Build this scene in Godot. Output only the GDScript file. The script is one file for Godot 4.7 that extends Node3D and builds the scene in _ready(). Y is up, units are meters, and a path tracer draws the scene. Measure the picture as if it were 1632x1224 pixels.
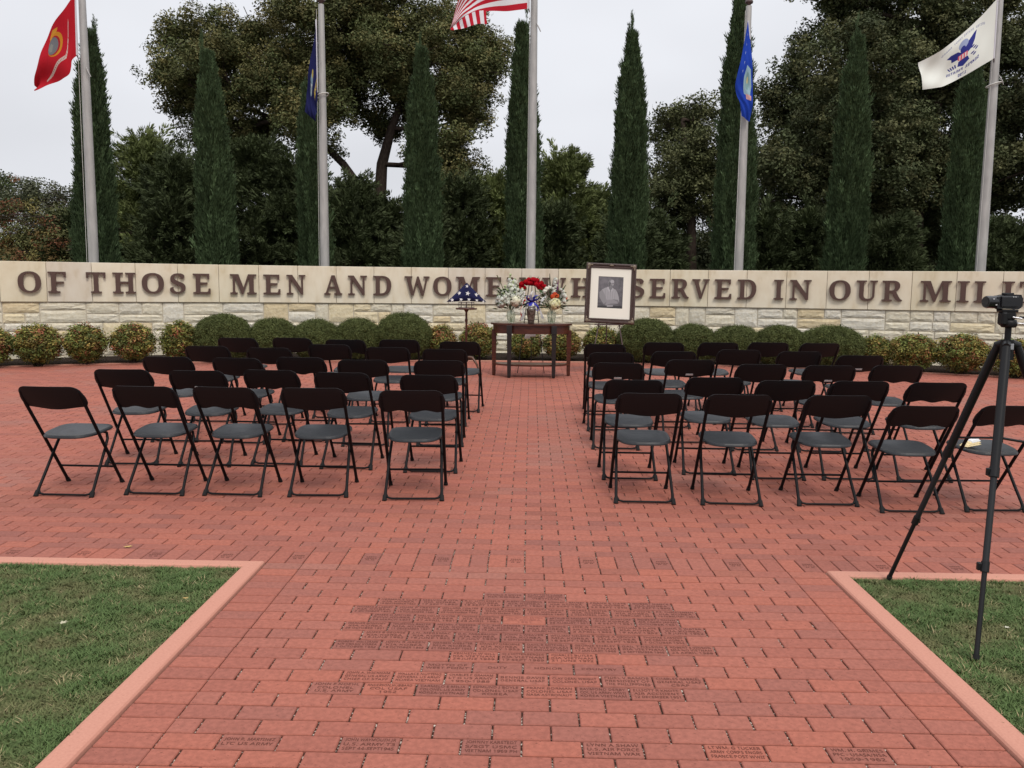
extends Node3D

# ---------------------------------------------------------------- mesh builder
class MB:
	var v := PackedVector3Array()
	var n := PackedVector3Array()
	var c := PackedColorArray()
	var u := PackedVector2Array()
	var tint := Color(1, 1, 1)
	func tri(a: Vector3, b: Vector3, d: Vector3, na: Vector3, nb: Vector3, nd: Vector3, ua := Vector2.ZERO, ub := Vector2.ZERO, ud := Vector2.ZERO) -> void:
		if (b - a).cross(d - a).dot(na + nb + nd) > 0.0:
			v.append(a); v.append(d); v.append(b)
			n.append(na); n.append(nd); n.append(nb)
			u.append(ua); u.append(ud); u.append(ub)
		else:
			v.append(a); v.append(b); v.append(d)
			n.append(na); n.append(nb); n.append(nd)
			u.append(ua); u.append(ub); u.append(ud)
		c.append(tint); c.append(tint); c.append(tint)
	func quad(a: Vector3, b: Vector3, d: Vector3, e: Vector3, out: Vector3) -> void:
		var k := (b - a).cross(d - a)
		if k.length_squared() < 1e-16:
			k = (d - a).cross(e - a)
		k = k.normalized()
		if k.dot(out) < 0.0:
			k = -k
		tri(a, b, d, k, k, k, Vector2(0, 0), Vector2(1, 0), Vector2(1, 1))
		tri(a, d, e, k, k, k, Vector2(0, 0), Vector2(1, 1), Vector2(0, 1))
	# a box with chamfered edges
	func box(center: Vector3, size: Vector3, bevel := 0.0, basis := Basis()) -> void:
		var h := size * 0.5
		var b: float = min(bevel, min(h.x, min(h.y, h.z)) * 0.9)
		for axis in 3:
			for s in [-1.0, 1.0]:
				var a1 := (axis + 1) % 3
				var a2 := (axis + 2) % 3
				var p := []
				for k in [[-1, -1], [1, -1], [1, 1], [-1, 1]]:
					var q := Vector3.ZERO
					q[axis] = s * h[axis]
					q[a1] = k[0] * (h[a1] - b)
					q[a2] = k[1] * (h[a2] - b)
					p.append(center + basis * q)
				var o := Vector3.ZERO
				o[axis] = s
				quad(p[0], p[1], p[2], p[3], basis * o)
		if b <= 0.0:
			return
		for axis in 3:
			var a1 := (axis + 1) % 3
			var a2 := (axis + 2) % 3
			for s1 in [-1.0, 1.0]:
				for s2 in [-1.0, 1.0]:
					var p := []
					for e in [-1.0, 1.0]:
						var q := Vector3.ZERO
						q[axis] = e * (h[axis] - b)
						q[a1] = s1 * h[a1]
						q[a2] = s2 * (h[a2] - b)
						p.append(center + basis * q)
						q[a1] = s1 * (h[a1] - b)
						q[a2] = s2 * h[a2]
						p.append(center + basis * q)
					var o := Vector3.ZERO
					o[a1] = s1
					o[a2] = s2
					quad(p[0], p[2], p[3], p[1], basis * o)
		for sx in [-1.0, 1.0]:
			for sy in [-1.0, 1.0]:
				for sz in [-1.0, 1.0]:
					var s := Vector3(sx, sy, sz)
					var q := s * h
					var a := center + basis * (q - Vector3(0, sy, sz) * b)
					var d := center + basis * (q - Vector3(sx, 0, sz) * b)
					var e := center + basis * (q - Vector3(sx, sy, 0) * b)
					var k := (basis * s).normalized()
					tri(a, d, e, k, k, k)
	# a tube along points; radii per point
	func tube(pts: Array, radii: Array, sides := 8, caps := true) -> void:
		var rings := []
		var norms := []
		var up := Vector3.ZERO
		for i in pts.size():
			var p: Vector3 = pts[i]
			var t: Vector3
			if i == 0:
				t = pts[1] - p
			elif i == pts.size() - 1:
				t = p - pts[i - 1]
			else:
				t = (pts[i + 1] - p).normalized() + (p - pts[i - 1]).normalized()
			t = t.normalized()
			if up == Vector3.ZERO:
				up = Vector3(1, 0, 0) if abs(t.x) < 0.8 else Vector3(0, 1, 0)
			up = (up - t * up.dot(t)).normalized()
			var side := t.cross(up)
			var r: float = radii[min(i, radii.size() - 1)]
			var ring := []
			var nn := []
			for k in sides:
				var a := TAU * k / sides
				var d := up * cos(a) + side * sin(a)
				ring.append(p + d * r)
				nn.append(d)
			rings.append(ring)
			norms.append(nn)
		for i in pts.size() - 1:
			for k in sides:
				var k2 := (k + 1) % sides
				tri(rings[i][k], rings[i + 1][k], rings[i + 1][k2], norms[i][k], norms[i + 1][k], norms[i + 1][k2])
				tri(rings[i][k], rings[i + 1][k2], rings[i][k2], norms[i][k], norms[i + 1][k2], norms[i][k2])
		if caps:
			for e in [0, pts.size() - 1]:
				var t: Vector3 = (pts[1] - pts[0]).normalized() * -1.0 if e == 0 else (pts[-1] - pts[-2]).normalized()
				for k in sides:
					tri(pts[e], rings[e][k], rings[e][(k + 1) % sides], t, t, t)
	# a lathe round the y axis: profile of [radius, height]
	func lathe(profile: Array, at := Vector3.ZERO, sides := 20, squash := Vector3.ONE) -> void:
		var m := profile.size()
		var nn := []
		for i in m:
			var a: Array = profile[max(i - 1, 0)]
			var b: Array = profile[min(i + 1, m - 1)]
			var d := Vector2(b[0] - a[0], b[1] - a[1]).normalized()
			nn.append(Vector2(d.y, -d.x))
		for i in m - 1:
			for k in sides:
				var p := []
				var q := []
				for e in [[i, k], [i + 1, k], [i + 1, k + 1], [i, k + 1]]:
					var ang: float = TAU * e[1] / sides
					var pr: Array = profile[e[0]]
					p.append(at + Vector3(cos(ang) * pr[0], pr[1], sin(ang) * pr[0]) * squash)
					q.append((Vector3(cos(ang) * nn[e[0]].x, nn[e[0]].y, sin(ang) * nn[e[0]].x) / squash).normalized())
				tri(p[0], p[1], p[2], q[0], q[1], q[2])
				tri(p[0], p[2], p[3], q[0], q[2], q[3])
	func ball(at: Vector3, r: Vector3, rings := 6, sides := 10) -> void:
		var prof := []
		for i in rings + 1:
			var a := -PI / 2 + PI * i / rings
			prof.append([max(cos(a), 0.0001), sin(a)])
		lathe(prof, at, sides, r)
	# an upright outline (x, y) given a thickness along z
	func slab(outline: PackedVector2Array, z0: float, z1: float, xf := Transform3D()) -> void:
		var ix := Geometry2D.triangulate_polygon(outline)
		for s in [z0, z1]:
			var o: Vector3 = xf.basis * Vector3(0, 0, 1 if s == max(z0, z1) else -1)
			for i in range(0, ix.size(), 3):
				tri(xf * Vector3(outline[ix[i]].x, outline[ix[i]].y, s), xf * Vector3(outline[ix[i + 1]].x, outline[ix[i + 1]].y, s), xf * Vector3(outline[ix[i + 2]].x, outline[ix[i + 2]].y, s), o, o, o)
		var area := 0.0
		for i in outline.size():
			area += outline[i].cross(outline[(i + 1) % outline.size()])
		for i in outline.size():
			var a := outline[i]
			var b := outline[(i + 1) % outline.size()]
			var o2 := Vector2(b.y - a.y, a.x - b.x) * (1.0 if area > 0 else -1.0)
			quad(xf * Vector3(a.x, a.y, z0), xf * Vector3(b.x, b.y, z0), xf * Vector3(b.x, b.y, z1), xf * Vector3(a.x, a.y, z1), xf.basis * Vector3(o2.x, o2.y, 0))
	func mesh() -> ArrayMesh:
		var a := []
		a.resize(Mesh.ARRAY_MAX)
		a[Mesh.ARRAY_VERTEX] = v
		a[Mesh.ARRAY_NORMAL] = n
		a[Mesh.ARRAY_COLOR] = c
		a[Mesh.ARRAY_TEX_UV] = u
		var m := ArrayMesh.new()
		m.add_surface_from_arrays(Mesh.PRIMITIVE_TRIANGLES, a)
		return m

var M := {}
var rng := RandomNumberGenerator.new()
var taken := {}
const SLOPE := 0.028      # the plaza climbs towards the wall
const Z_EDGE := 4.555     # where the path ends and the plaza starts

func gy(z: float) -> float:
	return max(0.0, -z - 4.95) * SLOPE

func numbered(called: String) -> String:
	var k: int = taken.get(called, -1) + 1
	taken[called] = k
	return called if k == 0 else "%s_%03d" % [called, k]

func tag(o: Node3D, label: String, category: String, group := "", kind := "") -> Node3D:
	if label: o.set_meta("label", label)
	if category: o.set_meta("category", category)
	if group: o.set_meta("group", group)
	if kind: o.set_meta("kind", kind)
	return o

func thing(called: String, at: Vector3, turn: float, label: String, category: String, group := "") -> Node3D:
	var o := Node3D.new()
	o.name = numbered(called)
	add_child(o)
	o.position = at
	o.rotation.y = turn
	tag(o, label, category, group)
	return o

func part(called: String, mesh: Mesh, material: Material, parent: Node, at := Vector3.ZERO) -> MeshInstance3D:
	var o := MeshInstance3D.new()
	o.name = numbered(called) if parent == self else called
	o.mesh = mesh
	o.material_override = material
	o.position = at
	parent.add_child(o, true)
	return o

func structure(called: String, mesh: Mesh, material: Material) -> MeshInstance3D:
	var o := part(called, mesh, material, self)
	o.set_meta("kind", "structure")
	return o

func lin(r: float, g: float, b: float) -> Color:
	return Color(r, g, b).linear_to_srgb()

func mat(called: String, color: Color, rough := 0.8, spec := 0.5) -> StandardMaterial3D:
	var m := StandardMaterial3D.new()
	m.resource_name = called
	m.albedo_color = color
	m.roughness = rough
	m.metallic_specular = spec
	M[called] = m
	return m

func noise_tex(freq: float, octaves: int, lo: float, hi: float, size := 512, seed_ := 1, ramp := []) -> NoiseTexture2D:
	var f := FastNoiseLite.new()
	f.seed = seed_
	f.frequency = freq
	f.fractal_octaves = octaves
	f.noise_type = FastNoiseLite.TYPE_SIMPLEX_SMOOTH
	var t := NoiseTexture2D.new()
	t.width = size
	t.height = size
	t.seamless = true
	t.noise = f
	var g := Gradient.new()
	if ramp.is_empty():
		g.set_color(0, Color(lo, lo, lo))
		g.set_color(1, Color(hi, hi, hi))
	else:
		g.offsets = PackedFloat32Array(ramp.map(func(e): return e[0]))
		g.colors = PackedColorArray(ramp.map(func(e): return e[1]))
	t.color_ramp = g
	return t

func bump_tex(freq: float, octaves: int, strength: float, size := 512, seed_ := 5) -> NoiseTexture2D:
	var t := noise_tex(freq, octaves, 0.0, 1.0, size, seed_)
	t.color_ramp = null
	t.as_normal_map = true
	t.bump_strength = strength
	return t

func tri_world(m: StandardMaterial3D, scale: Vector3) -> void:
	m.uv1_triplanar = true
	m.uv1_world_triplanar = true
	m.uv1_scale = scale

# grain of fired clay: fine mottling and dark pits
func clay_image(seed_: int) -> ImageTexture:
	var f := FastNoiseLite.new()
	f.seed = seed_
	f.frequency = 0.03
	f.fractal_octaves = 4
	var im := Image.create(512, 512, false, Image.FORMAT_RGB8)
	var r := RandomNumberGenerator.new()
	r.seed = seed_
	for y in 512:
		for x in 512:
			var k: float = 0.9 + 0.09 * f.get_noise_2d(x, y) + r.randf_range(-0.035, 0.035)
			im.set_pixel(x, y, Color(k, k, k))
	for i in 300:
		var p := Vector2i(r.randi_range(2, 508), r.randi_range(2, 508))
		var k := r.randf_range(0.5, 0.8)
		var w := r.randi_range(2, 8)
		for q in r.randi_range(1, 3):
			im.fill_rect(Rect2i(p.x + r.randi_range(-1, 1), p.y + q, w, 1), Color(k, k * 0.96, k * 0.95))
	for i in 130:
		var p := Vector2i(r.randi_range(2, 508), r.randi_range(2, 508))
		im.fill_rect(Rect2i(p.x, p.y, r.randi_range(1, 3), 1), Color(1, 1, 1))
	return ImageTexture.create_from_image(im)

func materials() -> void:
	var clay := clay_image(4)
	var clay_bump := bump_tex(0.12, 3, 1.2, 256, 8)
	var tones := [[0.405, 0.137, 0.096], [0.38, 0.128, 0.091], [0.42, 0.143, 0.1], [0.365, 0.127, 0.092], [0.395, 0.14, 0.101], [0.425, 0.14, 0.095], [0.355, 0.129, 0.096]]
	for i in tones.size() + 3:
		var t: Array = tones[i] if i < tones.size() else [[0.33, 0.12, 0.09], [0.345, 0.123, 0.09], [0.315, 0.116, 0.089]][i - tones.size()]
		var m := mat("brick_%d" % i, lin(t[0], t[1], t[2]), 0.86, 0.35)
		m.albedo_texture = clay
		m.normal_enabled = true
		m.normal_texture = clay_bump
		m.normal_scale = 0.35
		tri_world(m, Vector3(2.3, 2.3, 2.3))
	var all := mat("brick_field", Color(1, 1, 1), 0.86, 0.35)
	all.vertex_color_use_as_albedo = true
	all.albedo_texture = clay
	all.normal_enabled = true
	all.normal_texture = clay_bump
	all.normal_scale = 0.35
	tri_world(all, Vector3(2.3, 2.3, 2.3))
	var sand := mat("joint_sand", Color(1, 1, 1), 0.95, 0.2)
	sand.albedo_texture = noise_tex(0.035, 3, 0, 1, 512, 12, [[0.0, lin(0.035, 0.02, 0.015)], [0.55, lin(0.07, 0.036, 0.026)], [0.6, lin(0.12, 0.08, 0.06)], [0.67, lin(0.5, 0.43, 0.36)], [1.0, lin(0.62, 0.55, 0.48)]])
	tri_world(sand, Vector3(3.1, 3.1, 3.1))
	var kerb := mat("kerb_concrete", lin(0.53, 0.25, 0.182), 0.85, 0.35)
	kerb.albedo_texture = noise_tex(0.07, 5, 0, 1, 512, 21, [[0.0, Color(0.86, 0.84, 0.83)], [0.25, Color(0.95, 0.94, 0.94)], [0.6, Color(0.97, 0.97, 0.97)], [1.0, Color(1, 1, 1)]])
	tri_world(kerb, Vector3(2, 2, 2))
	var soil := mat("lawn_soil", lin(0.1, 0.1, 0.045), 1.0, 0.1)
	soil.albedo_texture = noise_tex(0.02, 5, 0.5, 1.0, 512, 22)
	tri_world(soil, Vector3(1, 1, 1))
	var ground := mat("ground_earth", lin(0.07, 0.075, 0.04), 1.0, 0.1)
	ground.albedo_texture = noise_tex(0.01, 5, 0.6, 1.0, 512, 23)
	tri_world(ground, Vector3(0.3, 0.3, 0.3))
	var mulch := mat("mulch", Color(1, 1, 1), 1.0, 0.1)
	mulch.albedo_texture = noise_tex(0.09, 4, 0, 1, 512, 24, [[0.0, lin(0.012, 0.01, 0.009)], [0.55, lin(0.035, 0.027, 0.022)], [0.75, lin(0.07, 0.05, 0.04)], [1.0, lin(0.13, 0.1, 0.08)]])
	mulch.normal_enabled = true
	mulch.normal_texture = bump_tex(0.09, 3, 8.0, 512, 25)
	tri_world(mulch, Vector3(1.2, 1.2, 1.2))
	# cut limestone panels: stains run down them
	var slab_tex := noise_tex(0.012, 5, 0, 1, 512, 31, [[0.0, lin(0.6, 0.5, 0.34)], [0.3, lin(0.71, 0.625, 0.475)], [0.7, lin(0.76, 0.685, 0.54)], [1.0, lin(0.79, 0.725, 0.59)]])
	for i in 3:
		var k: float = [1.0, 0.975, 0.95][i]
		var m := mat("panel_stone_%d" % i, Color(k, k, k * [1.0, 0.98, 1.02][i]), 0.85, 0.3)
		m.albedo_texture = slab_tex
		m.normal_enabled = true
		m.normal_texture = bump_tex(0.05, 4, 1.0, 256, 33)
		m.normal_scale = 0.25
		tri_world(m, Vector3(0.75, 0.28, 0.75))
		m.uv1_offset = Vector3(0.31 * i, 0.17 * i, 0.0)
	var rough_tex := noise_tex(0.02, 6, 0, 1, 512, 41, [[0.0, lin(0.54, 0.48, 0.37)], [0.35, lin(0.66, 0.605, 0.495)], [0.7, lin(0.72, 0.68, 0.59)], [1.0, lin(0.78, 0.75, 0.68)]])
	for i in 6:
		var t: Array = [[1, 1, 1], [0.98, 0.97, 0.94], [1, 0.965, 0.88], [0.95, 0.945, 0.93], [1, 0.99, 0.96], [0.97, 0.92, 0.82]][i]
		var m := mat("rubble_stone_%d" % i, Color(t[0], t[1], t[2]), 0.92, 0.25)
		m.albedo_texture = rough_tex
		m.normal_enabled = true
		m.normal_texture = bump_tex(0.03, 5, 3.5, 512, 43)
		m.normal_scale = 0.8
		tri_world(m, Vector3(1.6, 1.6, 1.6))
	mat("mortar", lin(0.56, 0.5, 0.4), 0.95, 0.2)
	var bronze := mat("bronze_letter", lin(0.1, 0.056, 0.045), 0.55, 0.5)
	bronze.metallic = 0.35
	var tubem := mat("black_tube", lin(0.006, 0.006, 0.007), 0.5, 0.28)
	tubem.clearcoat_enabled = false
	var plastic := mat("black_plastic", lin(0.009, 0.0095, 0.011), 0.5, 0.33)
	plastic.normal_enabled = true
	plastic.normal_texture = bump_tex(0.3, 2, 1.0, 256, 51)
	plastic.normal_scale = 0.25
	tri_world(plastic, Vector3(6, 6, 6))
	var seat := mat("seat_plastic", lin(0.018, 0.02, 0.023), 0.4, 0.45)
	seat.normal_enabled = true
	seat.normal_texture = plastic.normal_texture
	seat.normal_scale = 0.3
	tri_world(seat, Vector3(6, 6, 6))
	mat("rubber", lin(0.015, 0.015, 0.015), 0.8, 0.3)
	mat("tag_paper", lin(0.55, 0.55, 0.55), 0.7, 0.4)
	var wood := mat("dark_mahogany", Color(1, 1, 1), 0.3, 0.5)
	wood.albedo_texture = noise_tex(0.02, 4, 0, 1, 512, 61, [[0.0, lin(0.035, 0.009, 0.005)], [0.5, lin(0.065, 0.017, 0.009)], [1.0, lin(0.11, 0.03, 0.015)]])
	tri_world(wood, Vector3(0.5, 4.0, 4.0))
	mat("black_wood", lin(0.012, 0.009, 0.009), 0.35, 0.5)
	mat("brown_wood", lin(0.09, 0.04, 0.02), 0.4, 0.5)
	var frame := mat("frame_wood", lin(0.05, 0.025, 0.019), 0.42, 0.5)
	frame.normal_enabled = true
	frame.normal_texture = bump_tex(0.1, 3, 5.0, 256, 62)
	tri_world(frame, Vector3(4, 4, 4))
	mat("gilt", lin(0.16, 0.12, 0.08), 0.5, 0.5)
	mat("mat_board", lin(0.74, 0.71, 0.62), 0.9, 0.2)
	var pole := mat("pole_aluminium", lin(0.47, 0.45, 0.43), 0.55, 0.5)
	pole.metallic = 0.3
	pole.albedo_texture = noise_tex(0.02, 4, 0.86, 1.0, 256, 71)
	tri_world(pole, Vector3(2, 0.4, 2))
	mat("finial", lin(0.09, 0.06, 0.06), 0.5, 0.5)
	mat("rope", lin(0.6, 0.58, 0.54), 0.8, 0.2)
	mat("white_cloth", lin(0.72, 0.71, 0.7), 0.9, 0.2)
	mat("hoist_tape", lin(0.62, 0.6, 0.64), 0.9, 0.2)
	mat("tripod_black", lin(0.01, 0.01, 0.011), 0.45, 0.35)
	mat("tripod_grey", lin(0.017, 0.018, 0.02), 0.5, 0.35)
	mat("camera_black", lin(0.012, 0.012, 0.014), 0.22, 0.5)
	mat("silver", lin(0.5, 0.5, 0.52), 0.3, 0.5).metallic = 0.7
	mat("print_white", lin(0.7, 0.7, 0.7), 0.6, 0.3)
	mat("engraving", lin(0.115, 0.043, 0.033), 0.9, 0.2)
	mat("engraving_light", lin(0.25, 0.09, 0.07), 0.9, 0.2)
	var bark := mat("bark", Color(1, 1, 1), 1.0, 0.1)
	bark.albedo_texture = noise_tex(0.04, 4, 0, 1, 256, 81, [[0.0, lin(0.03, 0.022, 0.018)], [1.0, lin(0.1, 0.075, 0.06)]])
	tri_world(bark, Vector3(1.5, 0.5, 1.5))
	var leaf := mat("leaf", Color(1, 1, 1), 0.7, 0.25)
	leaf.vertex_color_use_as_albedo = true
	leaf.cull_mode = BaseMaterial3D.CULL_DISABLED
	leaf.backlight_enabled = true
	leaf.backlight = lin(0.05, 0.06, 0.02)
	var petal := mat("petal", Color(1, 1, 1), 0.75, 0.2)
	petal.vertex_color_use_as_albedo = true
	petal.cull_mode = BaseMaterial3D.CULL_DISABLED
	var gl := mat("vase_glass", Color(0.72, 0.78, 0.66, 0.3), 0.08, 0.5)
	gl.transparency = BaseMaterial3D.TRANSPARENCY_ALPHA
	gl.cull_mode = BaseMaterial3D.CULL_DISABLED
	var urn := mat("urn_metal", Color(1, 1, 1), 0.3, 0.5)
	urn.metallic = 0.5
	urn.albedo_texture = noise_tex(0.02, 4, 0, 1, 256, 91, [[0.0, lin(0.04, 0.03, 0.026)], [0.5, lin(0.1, 0.075, 0.06)], [0.62, lin(0.3, 0.24, 0.2)], [0.75, lin(0.12, 0.09, 0.08)], [1.0, lin(0.2, 0.16, 0.13)]])
	tri_world(urn, Vector3(3, 5, 3))
	mat("urn_band", lin(0.28, 0.28, 0.26), 0.3, 0.5).metallic = 0.8
	mat("red_cloth", lin(0.45, 0.008, 0.015), 0.9, 0.2)
	mat("blue_ribbon", lin(0.045, 0.05, 0.45), 0.5, 0.4)
	mat("yellow_cloth", lin(0.72, 0.58, 0.33), 0.9, 0.2)

func _ready() -> void:
	rng.seed = 7
	# ------------------------------------------------ camera, sky, sun, exposure
	var cam := Camera3D.new()
	cam.name = "camera"
	cam.fov = 48.2
	cam.near = 0.05
	cam.far = 600.0
	cam.position = Vector3(0, 1.53, 0)
	cam.rotation_order = EULER_ORDER_YXZ
	cam.rotation_degrees = Vector3(-6.55, 1.2, 0.6)
	add_child(cam)
	cam.current = true
	var env := Environment.new()
	env.background_mode = Environment.BG_SKY
	env.tonemap_mode = Environment.TONE_MAPPER_LINEAR
	env.tonemap_exposure = 1.12
	env.sdfgi_enabled = true
	env.ssao_enabled = true
	env.ssil_enabled = true
	var sky := Sky.new()
	var pan := PanoramaSkyMaterial.new()
	pan.panorama = overcast()
	sky.sky_material = pan
	env.sky = sky
	var we := WorldEnvironment.new()
	we.name = "world_environment"
	we.environment = env
	add_child(we)
	var sun := DirectionalLight3D.new()
	sun.name = "sun"
	sun.light_energy = 0.48
	sun.light_color = Color(1.0, 0.97, 0.93)
	sun.light_angular_distance = 14.0
	sun.shadow_enabled = true
	sun.rotation_degrees = Vector3(-52, 24, 0)
	add_child(sun)

	materials()
	make_ground()
	make_plaza()
	make_path()
	make_kerbs_and_lawns()
	make_wall()
	make_trees()
	make_bed_plants()
	make_flagpoles()
	make_table_and_flowers()
	make_portrait()
	make_flag_stand()
	make_chairs()
	make_tripod()
	make_small_things()

# an even overcast sky: a bright cloud layer, a little darker towards the horizon, with soft folds
func overcast() -> ImageTexture:
	var f := FastNoiseLite.new()
	f.seed = 3
	f.frequency = 1.3
	f.fractal_octaves = 4
	var im := Image.create(512, 256, false, Image.FORMAT_RGBF)
	for y in 256:
		var el := PI * (0.5 - (y + 0.5) / 256.0)
		for x in 512:
			var az := TAU * (x + 0.5) / 512.0
			var d := Vector3(cos(el) * cos(az), sin(el), cos(el) * sin(az))
			var q: Vector3 = d / (abs(d.y) + 0.35)
			var k: float = 0.70 + 0.75 * pow(clamp(d.y, 0.0, 1.0), 2.0) + 0.1 * f.get_noise_3d(q.x, q.y * 2.0, q.z)
			if d.y < 0.0:
				k = 0.3
			im.set_pixel(x, y, Color(k * 0.965, k * 0.985, k * 1.045))
	return ImageTexture.create_from_image(im)

# ---------------------------------------------------------------- ground, plaza, path
func make_ground() -> void:
	var b := MB.new()
	var zs := [60.0, 0.0, -4.95, -16.0, -60.0, -300.0]
	var ys := [-0.12, -0.12, -0.12, 0.19, 0.22, 0.22]
	for i in zs.size() - 1:
		b.quad(Vector3(-300, ys[i], zs[i]), Vector3(300, ys[i], zs[i]), Vector3(300, ys[i + 1], zs[i + 1]), Vector3(-300, ys[i + 1], zs[i + 1]), Vector3.UP)
	structure("ground", b.mesh(), M.ground_earth)

func brick_mesh(l: float, w: float) -> ArrayMesh:
	var b := MB.new()
	b.box(Vector3(0, -0.02, 0), Vector3(l, 0.04, w), 0.0034)
	return b.mesh()

# one brick added to a joined field: flat top, bevel all round and short sides
func field_brick(b: MB, cx: float, cz: float, l: float, w: float, y: float, slope: float, deep: bool) -> void:
	var e := 0.0024
	var hx := l * 0.5
	var hz := w * 0.5
	var t := rng.randf_range(-0.0007, 0.0007)
	var up := []
	var rim := []
	var low := []
	for k in [[-1, -1], [1, -1], [1, 1], [-1, 1]]:
		var dz: float = k[1] * hz
		var yy: float = y - slope * dz + t * k[0]
		up.append(Vector3(cx + k[0] * (hx - e), yy, cz + k[1] * (hz - e)))
		rim.append(Vector3(cx + k[0] * hx, yy - e * 0.8, cz + dz))
		low.append(Vector3(cx + k[0] * hx, yy - 0.012, cz + dz))
	b.quad(up[0], up[1], up[2], up[3], Vector3.UP)
	var outs := [Vector3(0, 1, -1), Vector3(1, 1, 0), Vector3(0, 1, 1), Vector3(-1, 1, 0)]
	for i in 4:
		var j := (i + 1) % 4
		b.quad(up[i], up[j], rim[j], rim[i], outs[i])
		if deep:
			b.quad(rim[i], rim[j], low[j], low[i], outs[i] - Vector3.UP)

var stain := FastNoiseLite.new()
func brick_tone(x: float, z: float) -> Color:
	var t: Array = [[0.405, 0.137, 0.096], [0.38, 0.128, 0.091], [0.42, 0.143, 0.1], [0.365, 0.127, 0.092], [0.395, 0.14, 0.101], [0.425, 0.14, 0.095]][rng.randi() % 6]
	var k := rng.randf_range(0.95, 1.05)
	var c := Color(t[0] * k, t[1] * k, t[2] * k)
	# weathered patches, brick by brick
	var s := stain.get_noise_2d(x * 14.0, z * 14.0)
	if s > 0.12:
		c = c.lerp(Color(0.35, 0.165, 0.13), clamp((s - 0.12) * 2.2, 0.0, 0.6) * rng.randf_range(0.5, 1.0))
	return c

func make_plaza() -> void:
	stain.seed = 17
	stain.frequency = 0.05
	var root := Node3D.new()
	root.name = "plaza"
	root.set_meta("kind", "structure")
	add_child(root)
	# sand bed under the bricks
	var bed := MB.new()
	var zf := -Z_EDGE
	var far := -15.2
	bed.quad(Vector3(-13, -0.009, zf + 0.004), Vector3(13, -0.009, zf + 0.004), Vector3(13, -0.009, -4.95), Vector3(-13, -0.009, -4.95), Vector3.UP)
	bed.quad(Vector3(-13, -0.009, -4.95), Vector3(13, -0.009, -4.95), Vector3(13, gy(far) - 0.0065, far), Vector3(-13, gy(far) - 0.0065, far), Vector3.UP)
	bed.quad(Vector3(-13, -0.009, zf + 0.004), Vector3(13, -0.009, zf + 0.004), Vector3(13, -0.2, zf + 0.004), Vector3(-13, -0.2, zf + 0.004), Vector3(0, 0, 1))
	part("sand_bed", bed.mesh(), M.joint_sand, root)
	var lone := 0
	var field := MB.new()
	var soldier := brick_mesh(0.0965, 0.197)
	var stretcher := brick_mesh(0.1965, 0.094)
	# the border course: bricks laid end-on along the front edge of the plaza
	var marks := MB.new()
	for r in [[-0.034, 0.042, 0.012], [0.0, 0.05, 0.01], [0.03, 0.036, 0.012]]:
		for k in 5:
			if k != 2 or r[1] > 0.04:
				marks.box(Vector3((k - 2) * r[1] * 0.28, 0.0003, r[0] * 0.8), Vector3(r[1] * 0.2, 0.0008, r[2]), 0.0)
	var mark_mesh := marks.mesh()
	for i in range(-110, 111):
		var x := -0.016 + (i + 0.5) * 0.10175
		var z := -4.6565
		var marked := posmod(i, 4) == 3
		if abs(x) < 3.2:
			var mi := part("brick", soldier, M["brick_%d" % ((7 + rng.randi() % 3) if marked and rng.randf() < 0.75 else rng.randi() % 7)], root, Vector3(x, rng.randf_range(-0.0006, 0.0006), z))
			lone += 1
			if marked:
				part("engraving", mark_mesh, M.engraving, mi)
		else:
			field.tint = brick_tone(x, z)
			field_brick(field, x, z, 0.0965, 0.197, 0.0, 0.0, true)
	var rows := int((15.2 - 4.758) / 0.1)
	for k in rows:
		var z := -4.758 - (k + 0.5) * 0.1
		var y := gy(z)
		var sl := SLOPE if z < -4.95 else 0.0
		var reach: float = min(13.0, 1.2 + -z * 0.85)
		var i0 := int(-reach / 0.2035)
		for i in range(i0, -i0 + 1):
			var x := -0.016 + (i + (0.5 if k % 2 == 0 else 0.0)) * 0.2035
			if Vector2(x, z - 7.7).length() > 22.02:
				continue
			var near: bool = lone < 300 and abs(x) < -z * 0.64 + 0.25
			# donor bricks with weathered names: every other brick of every other course near the aisle
			var donor: bool = k % 2 == 0 and posmod(i, 2) == 0 and abs(x) < 3.6 and z > -6.4 and rng.randf() < 0.5
			if near:
				var mi := part("brick", stretcher, M["brick_%d" % (7 + rng.randi() % 3 if donor else rng.randi() % 7)], root, Vector3(x, y + rng.randf_range(-0.0006, 0.0006), z))
				mi.rotation.x = atan(sl)
				lone += 1
			else:
				field.tint = brick_tone(x, z)
				if donor:
					field.tint = field.tint.lerp(Color(0.31, 0.11, 0.08), 0.75)
				field_brick(field, x, z, 0.1965, 0.094, y + rng.randf_range(-0.0007, 0.0007), sl, z > -8.0)
	var fo := part("bricks", field.mesh(), M.brick_field, root)
	fo.set_meta("kind", "stuff")

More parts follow.
